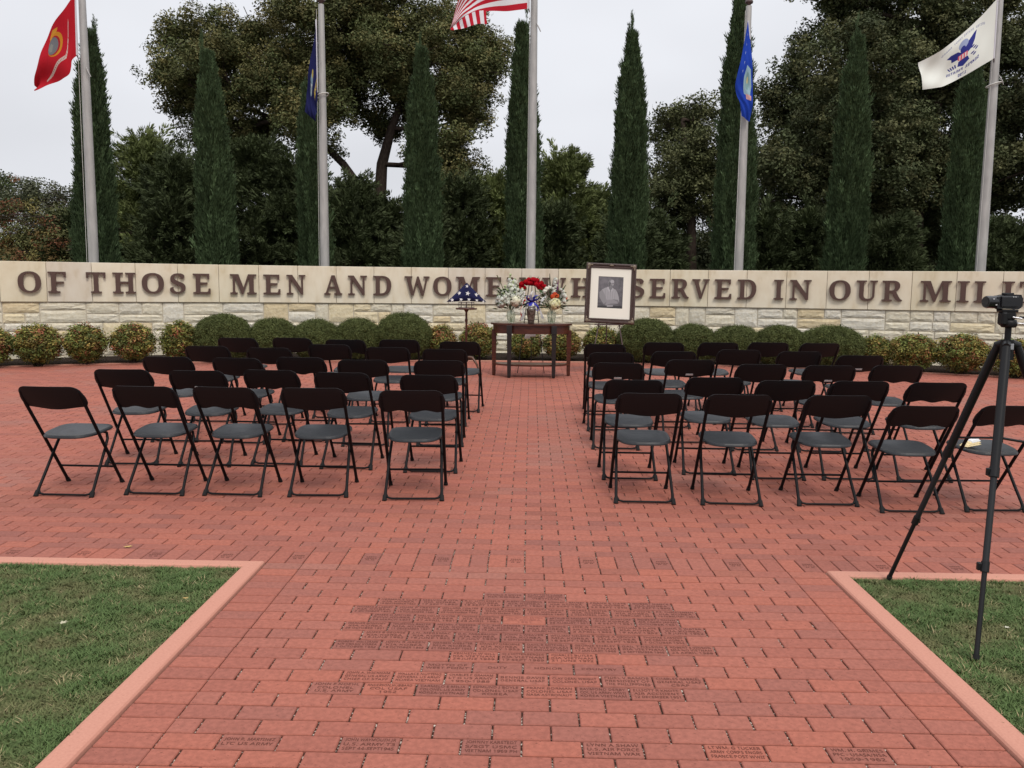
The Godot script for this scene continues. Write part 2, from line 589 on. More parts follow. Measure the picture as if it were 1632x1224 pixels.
var ENGRAVED := {
	4: [[-0.11, "DONALD R MEYER\nKIA KOREA"], [0.09, "CLAYTON LANE\nMILITARY HISTORY\nVIETNAM"]],
	5: [[-0.63, "HERMAN E CLAY\nKIA KOREA\n15 SEPTEMBER 1950"], [-0.43, "MELVIN E OTA\nKIA KOREA\n17 SEPT 1950"], [-0.22, "R.D. LITTLEFIELD\nKIA KOREA\n18 SEPT 1950"], [-0.02, "ALBERT HENDERSON\nKIA KOREA\n21 SEPT 1950"], [0.19, "EDWARD L RAMSEY\nKIA KOREA\n22 SEPT 1950"], [0.4, "FRANK E OATS\nKIA KOREA\n25 SEPT 1950"], [0.6, "ROBERT NANCE\nKIA KOREA\n27 SEPT 1950"]],
	6: [[-0.74, "THOMAS E LASKEY\nKIA KOREA\n2 OCTOBER 1950"], [-0.53, "JOHN P TRENT\nKIA KOREA\n15 NOVEMBER 1950"], [-0.33, "WILLARD COATES\nKIA KOREA\n25 NOVEMBER 1950"], [-0.11, "CARTER B HAGLER\nKIA KOREA\n29 NOVEMBER 1950"], [0.09, "KENNETH TACKUS\nKIA KOREA\n1 DECEMBER 1950"], [0.3, "GEORGE E FOSTER\nKIA KOREA\n2 DECEMBER 1950"], [0.51, "THOMAS F WHITE\nKIA KOREA\n15 FEBRUARY 1951"], [0.71, "F.F. CHRISTENSEN\nKIA KOREA\n13 FEBRUARY 1951"]],
	7: [[-0.64, "JAMES O MICHEL\nPOW KOREA\n26 MARCH 1951"], [-0.43, "MALCOLM N COX\nMIA KOREA\n27 APRIL 1951"], [-0.22, "THOMAS BOYDSTON\nKIA KOREA\n28 APRIL 1951"], [-0.02, "WILLIAM VALENTINE\nKIA KOREA\n1951"], [0.19, "ARTHUR M ARMARN\nPOW KOREA\n23 AUGUST 1951"], [0.4, "PETER H MONFORE\nKIA KOREA\n14 SEPT 1951"], [0.61, "ROBERT J DUNN\nAIR CRASH JAPAN\nOCTOBER 1951"]],
	8: [[-0.74, "WARNER BONFOEY\nKIA KOREA\n26 OCTOBER 1951"], [-0.53, "THURSTON BAXTER\nMIA KOREA\n11 DECEMBER 1951"], [-0.32, "MELVIN A MEEKER\nKIA KOREA\n6 JANUARY 1952"], [-0.11, "D.C. SHELBERGER\nKIA KOREA\n16 JANUARY 1952"], [0.09, "HARRY E RUSHING\nKIA KOREA\n2 MARCH 1952"], [0.3, "JOE A COLLIS\nAIR CRASH KOREA\n3 APRIL 1952"], [0.5, "WILLIAM B SLADE\nKIA KOREA\n19 MAY 1952"], [0.71, "JOHN C WATER\nKIA KOREA\n15 JUNE 1952"]],
	9: [[-0.63, "JAMES B GEORGE\nKIA KOREA\n15 JUNE 1952"], [-0.43, "J.N. MERSMAC\nKIA KOREA\n16 JUNE 1952"], [-0.22, "D.K. FARABAUGH\nKIA KOREA\n17 JULY 1952"], [-0.02, "JOHN L WEAVER\nKIA KOREA\n6 SEPTEMBER 1952"], [0.19, "WILLIAM NELSON\nMIA KOREA\n18 SEPT 1952"], [0.4, "GENE A DENNIS\nMIA KOREA\n28 SEPT 1952"], [0.61, "THOMAS CASSIDY\nAIR CRASH KOREA\n1 OCTOBER 1952"]],
	10: [[-0.73, "ROBERT WILLIAMS\nAIR CRASH KOREA\n1 OCTOBER 1952"], [-0.53, "JOHN R GREEN\nKIA KOREA\n18 OCTOBER 1952"], [-0.32, "WARREN WEBSTER\nMIA KOREA\n21 FEBRUARY 1953"], [-0.12, "STANLEY OSBORNE\nKIA KOREA\n10 JULY 1953"], [0.09, "DAHL B MITCHELL\nKIA VIETNAM\n14 JANUARY 1964"], [0.3, "GEORGE SCIBLEY\nKIA VIETNAM\n17 JANUARY 1966"], [0.5, "GAIL T NELSON\nKIA VIETNAM\n2 SEPTEMBER 1966"], [0.71, "ROBERT S VINSON\nMIA NO VIETNAM\n24 APRIL 1968"]],
	11: [[-0.22, "KENNETH W GILL\nKIA VIETNAM\n24 JUNE 1969"], [-0.01, "CJ CHITTENBERGER\nKIA VIETNAM\n17 SEPT 1969"], [0.19, "CHARLES BUTLER\nKIA VIETNAM\n21 JUNE 1972"]],
	12: [[-0.32, "MOTTO OF\nWEST POINT"], [-0.11, "DUTY"], [0.09, "HONOR"], [0.3, "COUNTRY"]],
	13: [[-0.63, "JOHN A. WICKHAM\nGENERAL US ARMY\nCHIEF OF STAFF"], [-0.43, "WALLACE NUTTING\nGENERAL US ARMY\nKOREA VIETNAM"], [-0.22, "CHARLES P GRAHAM\nLT G US ARMY\n1950-1985"], [-0.02, "BENNIE DAVIS\nGENERAL USAF"], [0.19, "CLAY DEAN WRIGHT\nCOLONEL USAF"], [0.4, "FIDEL V RAMOS\nPRESIDENT OF\nTHE PHILIPPINES"], [0.61, "CHARLES GABRIEL\nGENERAL USAF\nCSAF"]],
	14: [[-0.73, "JOHN F NOEHL\nCOLONEL\nU.S. ARMY"], [-0.53, "ANDERSON HUBBARD\nCOL USAF\n1952"], [-0.32, "CARMELO E MILIA\nCOLONEL US ARMY\nKOREA-VIETNAM"], [-0.11, "EDMUND J BOYLE\nCOLONEL USAF\nKOREA"], [0.09, "FRANK BORMAN\nCOLONEL USAF\nNASA ASTRONAUT"], [0.3, "RAYMOND DERBY\nCOL US ARMY WWII\nKOREA VIETNAM"], [0.51, "ELLIOTT R KNOTT\nAIR ACCIDENT\n12 DECEMBER 1951"]],
	18: [[-0.94, "JOHN R. MARTINEZ\nLTC US ARMY"], [-0.53, "JOHN WAYMOUTH JR\nU.S. ARMY T3\nSEPT 44-SEPT1945"], [-0.12, "JOHNNY KARSTEDT\nS/SGT USMC\nVIETNAM 1969 PH"], [0.3, "LYNN A SHAW\nU.S. AIR FORCE\nVIETNAM WAR"], [0.71, "LT WM. G TUCKER\nARMY CORPS ENGRS\nFRANCE POST WWII"], [1.12, "WM. H. GRIMES\nPFC - USASA/NSA\n1959-1962"]],
}
# darkness of an engraved brick: 0 plain clay, 1 dark clay
const PALE_ROWS := {11: true, 13: true, 14: true, 18: true}

func text_mesh(text: String, serif := false, depth := 0.001) -> TextMesh:
	var f := SystemFont.new()
	f.font_names = PackedStringArray(["Droid Serif" if serif else "Droid Sans"])
	f.font_weight = 700 if serif else 400
	var t := TextMesh.new()
	t.font = f
	t.font_size = 32 if not serif else 96
	t.pixel_size = 0.001
	t.depth = depth
	t.curve_step = 4.0 if not serif else 1.0
	t.line_spacing = -9.0
	t.text = text
	return t

func make_path() -> void:
	var root := Node3D.new()
	root.name = "brick_path"
	root.set_meta("kind", "structure")
	add_child(root)
	var x0 := -0.013 - 6 * 0.2035       # inner edge of the left border
	var x1 := -0.013 + 7 * 0.2035
	var bed := MB.new()
	bed.quad(Vector3(x0 - 0.206, -0.009, -Z_EDGE), Vector3(x1 + 0.206, -0.009, -Z_EDGE), Vector3(x1 + 0.206, -0.009, 3.0), Vector3(x0 - 0.206, -0.009, 3.0), Vector3.UP)
	part("sand_bed", bed.mesh(), M.joint_sand, root)
	var full := brick_mesh(0.197, 0.0932)
	var half := brick_mesh(0.096, 0.0932)
	var border := brick_mesh(0.2, 0.0932)
	var spots := []
	for k in 75:
		var z := -4.505 + 0.1 * k
		spots.append([x0 - 0.1015, z, 2, k])
		spots.append([x1 + 0.1015, z, 2, k])
		if k % 2 == 0:
			for i in 13:
				spots.append([x0 + (i + 0.5) * 0.2035, z, 0, k])
		else:
			spots.append([x0 + 0.0495, z, 1, k])
			spots.append([x1 - 0.0495, z, 1, k])
			for i in 12:
				spots.append([x0 + (i + 1.0) * 0.2035, z, 0, k])
	# the 300 nearest bricks that the photograph shows are parts of their own
	spots.sort_custom(func(a, b): return a[1] > b[1])
	var field := MB.new()
	var lone := 0
	for s in spots:
		var words := ""
		for e in ENGRAVED.get(s[3], []):
			if s[2] == 0 and abs(e[0] - s[0]) < 0.07:
				words = e[1]
		var seen: bool = s[1] < -2.42
		if seen and (lone < 300 or words):
			var tone := rng.randi() % 7
			var pale: bool = words.begins_with("WILLIAM VAL") or words.begins_with("CHARLES BUTLER")
			if words and not pale and (not PALE_ROWS.has(s[3]) or rng.randf() < 0.3):
				tone = 7 + rng.randi() % 3
			if pale:
				tone = 5
			var mi := part("brick", [full, half, border][s[2]], M["brick_%d" % tone], root, Vector3(s[0] + rng.randf_range(-0.001, 0.001), rng.randf_range(-0.0007, 0.0007), s[1]))
			mi.rotation = Vector3(rng.randf_range(-0.006, 0.006), rng.randf_range(-0.004, 0.004), rng.randf_range(-0.004, 0.004))
			lone += 1
			if words:
				mi.set_meta("label", "brick engraved with lines of lettering")
				engrave(mi, words, M.engraving if tone >= 7 or s[3] == 18 or rng.randf() < 0.7 else M.engraving_light)
		else:
			field.tint = brick_tone(s[0], s[1])
			field_brick(field, s[0], s[1], [0.197, 0.096, 0.2][s[2]], 0.0932, rng.randf_range(-0.0006, 0.0006), 0.0, true)
	var fo := part("bricks", field.mesh(), M.brick_field, root)
	fo.set_meta("kind", "stuff")

func engrave(brick: Node3D, words: String, m: Material) -> void:
	var lines := words.split("\n")
	var pitch := 0.0265
	for i in lines.size():
		var t := text_mesh(lines[i])
		var box := t.get_aabb()
		var tall: float = 0.0165
		var sy: float = tall / 0.0235
		var sx: float = min(0.172 / max(box.size.x, 0.001), sy * 1.45)
		var o := part("engraving", t, m, brick)
		o.rotation.x = -PI / 2
		o.scale = Vector3(sx, sy, 1.0)
		var c := box.get_center()
		o.position = Vector3(-c.x * sx, 0.0004, (i - (lines.size() - 1) * 0.5) * pitch + c.y * sy + 0.0005)

func make_kerbs_and_lawns() -> void:
	var xl := -1.4385
	var xr := 1.6155
	for side in [-1, 1]:
		var xe: float = xl if side < 0 else xr
		var b := MB.new()
		# kerb along the path, then along the plaza: rounded top, one cast piece
		var w := 0.1
		var prof := [[0.0, -0.02], [0.002, 0.006], [0.008, 0.013], [0.02, 0.016], [0.08, 0.016], [0.093, 0.012], [0.1, 0.0], [0.102, -0.06]]
		var line := []
		for p in prof:
			var d: float = p[0] + 0.004
			line.append([Vector3(xe + side * d, p[1], 3.0), Vector3(xe + side * d, p[1], -4.549 + d), Vector3(side * 9.0, p[1], -4.549 + d)])
		for i in prof.size() - 1:
			for e in 2:
				var o := Vector3(0, 1, 0) if i > 0 and i < prof.size() - 2 else (Vector3(-side, 0.3, 0) if e == 0 else Vector3(0, 0.3, -1)) * (1 if i == 0 else -1)
				b.quad(line[i][e], line[i][e + 1], line[i + 1][e + 1], line[i + 1][e], o)
		var k := part("kerb", b.mesh(), M.kerb_concrete, self)
		tag(k, "pink concrete kerb edging the lawn %s" % ("beneath the camera tripod" if side > 0 else "without a tripod on it"), "kerb", "pink concrete kerbs")
		# lawn
		var s := MB.new()
		var xi: float = xe + side * 0.1
		s.quad(Vector3(xi, -0.012, 3.0), Vector3(side * 9.0, -0.012, 3.0), Vector3(side * 9.0, -0.012, -4.45), Vector3(xi, -0.012, -4.45), Vector3.UP)
		structure("lawn", s.mesh(), M.lawn_soil)
		var tufts := []
		for v in 3:
			tufts.append(tuft(v))
		for v in 3:
			var mm := MultiMesh.new()
			mm.transform_format = MultiMesh.TRANSFORM_3D
			mm.use_colors = true
			mm.mesh = tufts[v]
			var xs := []
			var n := 24000
			for i in n:
				var z: float = -4.447 + 3.4 * pow(rng.randf(), 1.15)
				var x: float = xi + side * (0.0 + 2.6 * pow(rng.randf(), 1.1))
				xs.append(Vector2(x, z))
			mm.instance_count = n
			var f := stain
			for i in n:
				var p: Vector2 = xs[i]
				var g := f.get_noise_2d(p.x * 60.0 + 300.0 * side, p.y * 60.0)
				var h := rng.randf_range(0.5, 0.95) * (1.0 + 0.35 * g)
				if rng.randf() < 0.01:
					h *= 1.5
				var bs := Basis(Vector3.UP, rng.randf() * TAU).scaled(Vector3(1.0, h, 1.0) * rng.randf_range(0.8, 1.15))
				mm.set_instance_transform(i, Transform3D(bs, Vector3(p.x, -0.013, p.y)))
				var c := Color(0.098, 0.15, 0.05).lerp(Color(0.155, 0.15, 0.066), clamp(0.25 - g * 1.5 + rng.randf_range(-0.2, 0.2), 0.0, 1.0))
				if rng.randf() < 0.05:
					c = Color(0.34, 0.28, 0.15)
				mm.set_instance_color(i, c)
			var gi := MultiMeshInstance3D.new()
			gi.name = numbered("grass")
			gi.multimesh = mm
			gi.material_override = M.leaf
			add_child(gi)
			tag(gi, "short green turf on the lawn %s" % ("under the camera tripod" if side > 0 else "with no tripod"), "grass", "lawn grass", "stuff")

func tuft(v: int) -> ArrayMesh:
	var b := MB.new()
	var r := RandomNumberGenerator.new()
	r.seed = 100 + v
	for i in 9:
		var a := r.randf() * TAU
		var at := Vector3(r.randf_range(-0.012, 0.012), 0, r.randf_range(-0.012, 0.012))
		var lean := Vector3(cos(a), 0, sin(a)) * r.randf_range(0.014, 0.045)
		var h := r.randf_range(0.014, 0.034)
		var side := Vector3(-sin(a), 0, cos(a)) * 0.0018
		var mid := at + lean * 0.4 + Vector3.UP * h * 0.6
		var tip := at + lean + Vector3.UP * h
		var k := r.randf_range(0.75, 1.25)
		b.tint = Color(k, k, k)
		var nn := (Vector3(-cos(a) * 0.4, 1.0, -sin(a) * 0.4)).normalized()
		b.tri(at - side, at + side, mid + side, nn, nn, nn)
		b.tri(at - side, mid + side, mid - side, nn, nn, nn)
		b.tri(mid - side, mid + side, tip, nn, nn, nn)
	return b.mesh()

# ---------------------------------------------------------------- the wall
const RW := 18.6
const ZC := 2.9
func arc(deg: float, r: float, y: float) -> Vector3:
	var a := deg_to_rad(deg)
	return Vector3(sin(a) * r, y, ZC - cos(a) * r)

func make_wall() -> void:
	var w := thing("memorial_wall", Vector3(0, 0, 0), 0.0, "long curved limestone wall with bronze lettering above rough stone courses", "wall")
	var y0 := 0.1
	var y1 := 1.185
	var y2 := 1.835
	# core, a little behind the faces: the mortar shows between the stones
	var b := MB.new()
	var step := 1.0
	var t := -34.0
	while t < 34.0:
		var a := [arc(t, RW + 0.045, y0), arc(t + step, RW + 0.045, y0), arc(t + step, RW + 0.045, y2 - 0.012), arc(t, RW + 0.045, y2 - 0.012)]
		var c := [arc(t, RW + 0.36, y0), arc(t + step, RW + 0.36, y0), arc(t + step, RW + 0.36, y2 - 0.012), arc(t, RW + 0.36, y2 - 0.012)]
		var mid := arc(t + step * 0.5, 1.0, 0) - Vector3(0, 0, ZC)
		b.quad(a[0], a[1], a[2], a[3], -mid)
		b.quad(c[0], c[1], c[2], c[3], mid)
		b.quad(a[3], a[2], c[2], c[3], Vector3.UP)
		t += step
	b.quad(arc(-34, RW + 0.045, y0), arc(-34, RW + 0.36, y0), arc(-34, RW + 0.36, y2 - 0.012), arc(-34, RW + 0.045, y2 - 0.012), Vector3(-1, 0, 0))
	b.quad(arc(34, RW + 0.045, y0), arc(34, RW + 0.36, y0), arc(34, RW + 0.36, y2 - 0.012), arc(34, RW + 0.045, y2 - 0.012), Vector3(1, 0, 0))
	part("core", b.mesh(), M.mortar, w)
	# smooth panels
	var pw := 2.052
	var wide := deg_to_rad(pw) * RW
	var pb := MB.new()
	pb.box(Vector3(0, 0, 0), Vector3(wide - 0.006, y2 - y1, 0.36), 0.004)
	var pm := pb.mesh()
	for i in range(-16, 17):
		var deg := -0.53 + i * pw + pw * 0.5
		var o := part("stone_panel", pm, M["panel_stone_%d" % (rng.randi() % 3)], w, arc(deg, RW + 0.18, (y1 + y2) * 0.5))
		o.rotation.y = -deg_to_rad(deg)
	# bronze letters, pinned proud of the panels
	var letters := [["O",-25.904,0.331], ["F",-24.679,0.265], ["T",-22.905,0.293], ["H",-21.581,0.357], ["O",-20.212,0.346], ["S",-19.001,0.251], ["E",-17.805,0.282], ["M",-15.691,0.441], ["E",-14.209,0.288], ["N",-12.936,0.324], ["A",-10.956,0.316], ["N",-9.631,0.333], ["D",-8.283,0.320], ["W",-6.360,0.448], ["O",-4.957,0.330], ["M",-3.527,0.432], ["E",-2.078,0.290], ["N",-0.825,0.342], ["W",1.280,0.432], ["H",2.819,0.385], ["O",4.229,0.327], ["S",5.872,0.268], ["E",7.007,0.279], ["R",8.240,0.303], ["V",9.340,0.301], ["E",10.534,0.292], ["D",11.791,0.318], ["I",13.445,0.162], ["N",14.558,0.352], ["O",16.539,0.342], ["U",17.855,0.333], ["R",19.072,0.315], ["M",21.108,0.464], ["I",22.350,0.176], ["L",23.272,0.278], ["I",24.324,0.175], ["T",25.231,0.275]]
	for l in letters:
		var tm := text_mesh(l[0], true, 0.035)
		var box := tm.get_aabb()
		var sx: float = l[2] / box.size.x
		var sy: float = 0.342 / box.size.y
		var o := part("letter", tm, M.bronze_letter, w)
		o.rotation.y = -deg_to_rad(l[1])
		o.scale = Vector3(sx, sy, 1.0)
		var c := box.get_center()
		var inward := -(arc(l[1], 1.0, 0) - Vector3(0, 0, ZC))
		o.position = arc(l[1], RW, 1.505) + inward * 0.03 - o.transform.basis * Vector3(c.x, c.y, c.z)
	# rough-faced stones in broken courses below
	var variants := []
	for k in 10:
		variants.append(rough_stone(k))
	var rest := MB.new()
	var lone := 0
	var bands := [[y1 - 0.345, y1 - 0.006], [y1 - 0.66, y1 - 0.35], [y0 + 0.02, y1 - 0.665]]
	var spots := []
	for bi in 3:
		var lo: float = bands[bi][0]
		var hi: float = bands[bi][1]
		var d := -33.6
		while d < 33.6:
			var len := rng.randf_range(0.34, 0.72)
			var dd := rad_to_deg(len / RW)
			var kind := rng.randf()
			if kind < 0.22:
				spots.append([d, dd * 0.62, lo, hi])
				d += dd * 0.62
				continue
			var cut := lo + (hi - lo) * rng.randf_range(0.36, 0.64)
			for e in [[lo, cut - 0.004], [cut + 0.004, hi]]:
				if rng.randf() < 0.35 and len > 0.5:
					var q := rng.randf_range(0.35, 0.65)
					spots.append([d, dd * q, e[0], e[1]])
					spots.append([d + dd * q, dd * (1.0 - q), e[0], e[1]])
				else:
					spots.append([d, dd, e[0], e[1]])
			d += dd
	spots.sort_custom(func(a, b2): return abs(a[0]) < abs(b2[0]))
	for s in spots:
		var deg: float = s[0] + s[1] * 0.5
		var bs := Basis(Vector3.UP, -deg_to_rad(deg)).scaled_local(Vector3(deg_to_rad(s[1]) * RW - 0.012, s[3] - s[2] - 0.008, 1.0))
		var xf := Transform3D(bs, arc(deg, RW + 0.045, (s[2] + s[3]) * 0.5))
		var vm: ArrayMesh = variants[rng.randi() % 10]
		if lone < 300 and abs(deg) < 29.0 and s[3] > 0.45:
			var o := part("stone", vm, M["rubble_stone_%d" % [0, 0, 1, 1, 2, 3, 4, 4, 5][rng.randi() % 9]], w)
			o.transform = xf
			lone += 1
		else:
			var a := vm.surface_get_arrays(0)
			var nb := bs.inverse().transposed()
			for i in a[Mesh.ARRAY_VERTEX].size():
				rest.v.append(xf * a[Mesh.ARRAY_VERTEX][i])
				rest.n.append((nb * a[Mesh.ARRAY_NORMAL][i]).normalized())
				rest.c.append(Color(1, 1, 1))
				rest.u.append(Vector2.ZERO)
	var ro := part("stones", rest.mesh(), M.rubble_stone_1, w)
	ro.set_meta("kind", "stuff")

func rough_stone(k: int) -> ArrayMesh:
	var r := RandomNumberGenerator.new()
	r.seed = 500 + k
	var nx := 6
	var ny := 4
	var p := []
	for j in ny + 1:
		for i in nx + 1:
			var x := -0.5 + float(i) / nx
			var y := -0.5 + float(j) / ny
			var rim: float = min(min(i, nx - i), min(j, ny - j))
			var z := 0.0
			if rim > 0:
				z = r.randf_range(0.02, 0.031)
				x += r.randf_range(-0.03, 0.03)
				y += r.randf_range(-0.05, 0.05)
			else:
				z = r.randf_range(0.008, 0.014)
				x *= r.randf_range(0.985, 1.0)
				y *= r.randf_range(0.96, 1.0)
			p.append(Vector3(x, y, z))
	var b := MB.new()
	for j in ny:
		for i in nx:
			var a: Vector3 = p[j * (nx + 1) + i]
			var c: Vector3 = p[j * (nx + 1) + i + 1]
			var d: Vector3 = p[(j + 1) * (nx + 1) + i + 1]
			var e: Vector3 = p[(j + 1) * (nx + 1) + i]
			for q in ([[a, c, d], [a, d, e]] if r.randf() < 0.5 else [[a, c, e], [c, d, e]]):
				var nn: Vector3 = (q[1] - q[0]).cross(q[2] - q[0]).normalized()
				if nn.z < 0: nn = -nn
				b.tri(q[0], q[1], q[2], nn, nn, nn)
	var edge := []
	for i in nx: edge.append([p[i], p[i + 1], Vector3(0, -1, 0)])
	for i in nx: edge.append([p[ny * (nx + 1) + i], p[ny * (nx + 1) + i + 1], Vector3(0, 1, 0)])
	for j in ny: edge.append([p[j * (nx + 1)], p[(j + 1) * (nx + 1)], Vector3(-1, 0, 0)])
	for j in ny: edge.append([p[j * (nx + 1) + nx], p[(j + 1) * (nx + 1) + nx], Vector3(1, 0, 0)])
	for e in edge:
		var back := Vector3(1, 1, 0)
		b.quad(e[0], e[1], Vector3(e[1].x, e[1].y, -0.01), Vector3(e[0].x, e[0].y, -0.01), e[2])
	return b.mesh()

# ---------------------------------------------------------------- plants
# a clump of single leaves round a point, about one unit across
func leaf_clump(seed_: int, count: int, size: float, long: float, upward := 0.3, flat := 1.0, tones := []) -> ArrayMesh:
	var r := RandomNumberGenerator.new()
	r.seed = seed_
	var b := MB.new()
	for i in count:
		var d := Vector3(r.randfn(), r.randfn(), r.randfn()).normalized()
		var at := d * pow(r.randf(), 0.5) * 0.5
		at.y *= flat
		var nn := (d + Vector3(r.randfn(), r.randfn(), r.randfn()) * 0.6 + Vector3.UP * upward).normalized()
		var ax := nn.cross(Vector3(r.randfn(), r.randfn(), r.randfn())).normalized()
		var ay := nn.cross(ax)
		var l := size * long * r.randf_range(0.7, 1.3)
		var w := size * r.randf_range(0.7, 1.2)
		var k := r.randf_range(0.65, 1.35)
		b.tint = Color(k, k, k)
		if tones:
			var t: Color = tones[r.randi() % tones.size()]
			b.tint = Color(t.r * k, t.g * k, t.b * k)
		var p0 := at - ax * l * 0.5
		var p1 := at - ax * l * 0.05 + ay * w * 0.5 + nn * w * 0.12
		var p2 := at + ax * l * 0.5
		var p3 := at - ax * l * 0.05 - ay * w * 0.5 + nn * w * 0.12
		b.tri(p0, p1, p2, nn, nn, nn)
		b.tri(p0, p2, p3, nn, nn, nn)
	return b.mesh()

# a spray of scale foliage that points along +y (cypress, juniper)
func needle_spray(seed_: int, count: int, spread: float, width: float) -> ArrayMesh:
	var r := RandomNumberGenerator.new()
	r.seed = seed_
	var b := MB.new()
	for i in count:
		var a := r.randf() * TAU
		var h := pow(r.randf(), 0.8) * 0.75
		var out := Vector3(cos(a), 0, sin(a))
		var at := Vector3(0, h, 0) + out * spread * r.randf() * (1.0 - h * 0.7)
		var dir := (Vector3.UP * r.randf_range(0.6, 1.2) + out * r.randf_range(0.1, 0.6)).normalized()
		var l := r.randf_range(0.14, 0.3)
		var side := dir.cross(out + Vector3(r.randfn(), 0, r.randfn()) * 0.5).normalized() * width * r.randf_range(0.6, 1.3)
		var nn := side.cross(dir).normalized()
		if nn.dot(out) < 0: nn = -nn
		var k := r.randf_range(0.55, 1.45)
		b.tint = Color(k, k, k)
		b.tri(at - side * 0.4, at + dir * l * 0.45 + side, at + dir * l, nn, nn, nn)
		b.tri(at - side * 0.4, at + dir * l, at + dir * l * 0.45 - side, nn, nn, nn)
	return b.mesh()

func scatter(called: String, parent: Node, mesh: Mesh, spots: Array) -> MultiMeshInstance3D:
	var mm := MultiMesh.new()
	mm.transform_format = MultiMesh.TRANSFORM_3D
	mm.use_colors = true
	mm.mesh = mesh
	mm.instance_count = spots.size()
	for i in spots.size():
		mm.set_instance_transform(i, spots[i][0])
		mm.set_instance_color(i, spots[i][1])
	var o := MultiMeshInstance3D.new()
	o.name = called
	o.multimesh = mm
	o.material_override = M.leaf
	o.set_meta("kind", "stuff")
	parent.add_child(o, true)
	return o

func turn_random() -> Basis:
	return Basis(Vector3(rng.randfn(), rng.randfn(), rng.randfn()).normalized(), rng.randf() * TAU)

func vec(a: Array) -> Vector3:
	return Vector3(a[0], a[1], a[2])

func curve(a: Vector3, b: Vector3, sag: float, n := 5) -> Array:
	var out := []
	for i in n + 1:
		var t := float(i) / n
		out.append(a.lerp(b, t) + Vector3(sin(t * 9.0 + a.x) * 0.08, sag * sin(PI * t), cos(t * 7.0 + a.z) * 0.08) * (1.0 if i > 0 and i < n else 0.0))
	return out

# a broadleaf tree: trunk lines, then one limb to each bough of foliage
func broadleaf(called: String, label: String, group: String, trunks: Array, boughs: Array, clumps: Array, tones: Array, girth: float, density: float, clump_size: float) -> void:
	var base: Vector3 = vec(trunks[0][0])
	var t := thing(called, Vector3(base.x, 0.22, base.z), 0.0, label, "tree", group)
	var off := Vector3(base.x, 0.22, base.z)
	var tb := MB.new()
	var nodes := []
	for tr in trunks:
		var pts := []
		var rad := []
		for i in tr.size():
			var p: Vector3 = vec(tr[i]) - off
			if i == 0: p.y = -0.1
			pts.append(p)
			rad.append(girth * (1.0 if tr == trunks[0] else 0.62) * lerp(1.0, 0.35, float(i) / (tr.size() - 1)) * (1.25 if i == 0 else 1.0))
			if i > 0: nodes.append(p)
		tb.tube(pts, rad, 9)
	var lb := MB.new()
	var spots := [[], []]
	for g in boughs:
		var c: Vector3 = vec(g) - off
		var rx: float = g[3]
		var ry: float = g[4]
		var from: Vector3 = nodes[0]
		for q in nodes:
			if q.y < c.y + 0.4 and q.distance_to(c) < from.distance_to(c): from = q
		var thick: float = girth * 0.3
		lb.tube(curve(from, c, -0.15, 6), [thick, thick * 0.85, thick * 0.7, thick * 0.6, thick * 0.5, thick * 0.4, thick * 0.3], 6)
		for k in 6:
			var e := c + Vector3(rng.randf_range(-1, 1) * rx, rng.randf_range(-0.6, 0.9) * ry, rng.randf_range(-1, 1) * rx * 0.8) * 0.85
			lb.tube(curve(from.lerp(c, rng.randf_range(0.55, 0.95)), e, 0.1, 4), [thick * 0.28, thick * 0.2, thick * 0.14, 0.012], 4, false)
		var n := int(density * rx * ry * 1.0)
		# sub-boughs, so that each bough is itself made of tufts with gaps
		var subs := []
		for k in int(7 + rx * ry * 3.4):
			var dd := Vector3(rng.randfn(), rng.randfn(), rng.randfn()).normalized() * pow(rng.randf(), 0.4)
			subs.append([c + Vector3(dd.x * rx, dd.y * ry, dd.z * rx * 0.85), rng.randf_range(0.28, 0.5), rng.randf_range(0.7, 1.3)])
		for k in n:
			var s: Array = subs[rng.randi() % subs.size()]
			var dd: Vector3 = Vector3(rng.randfn(), rng.randfn() * 0.75, rng.randfn()).limit_length(1.9) * s[1] * 0.8
			var sc := clump_size * rng.randf_range(0.6, 1.2)
			var col: Color = tones[rng.randi() % tones.size()]
			var f: float = s[2]
			spots[k % 2].append([Transform3D(turn_random().scaled(Vector3(sc, sc * 0.85, sc)), s[0] + dd), Color(col.r * f, col.g * f, col.b * f)])
	part("trunk", tb.mesh(), M.bark, t)
	part("limbs", lb.mesh(), M.bark, t)
	scatter("crown", t, clumps[0], spots[0] + spots[1])

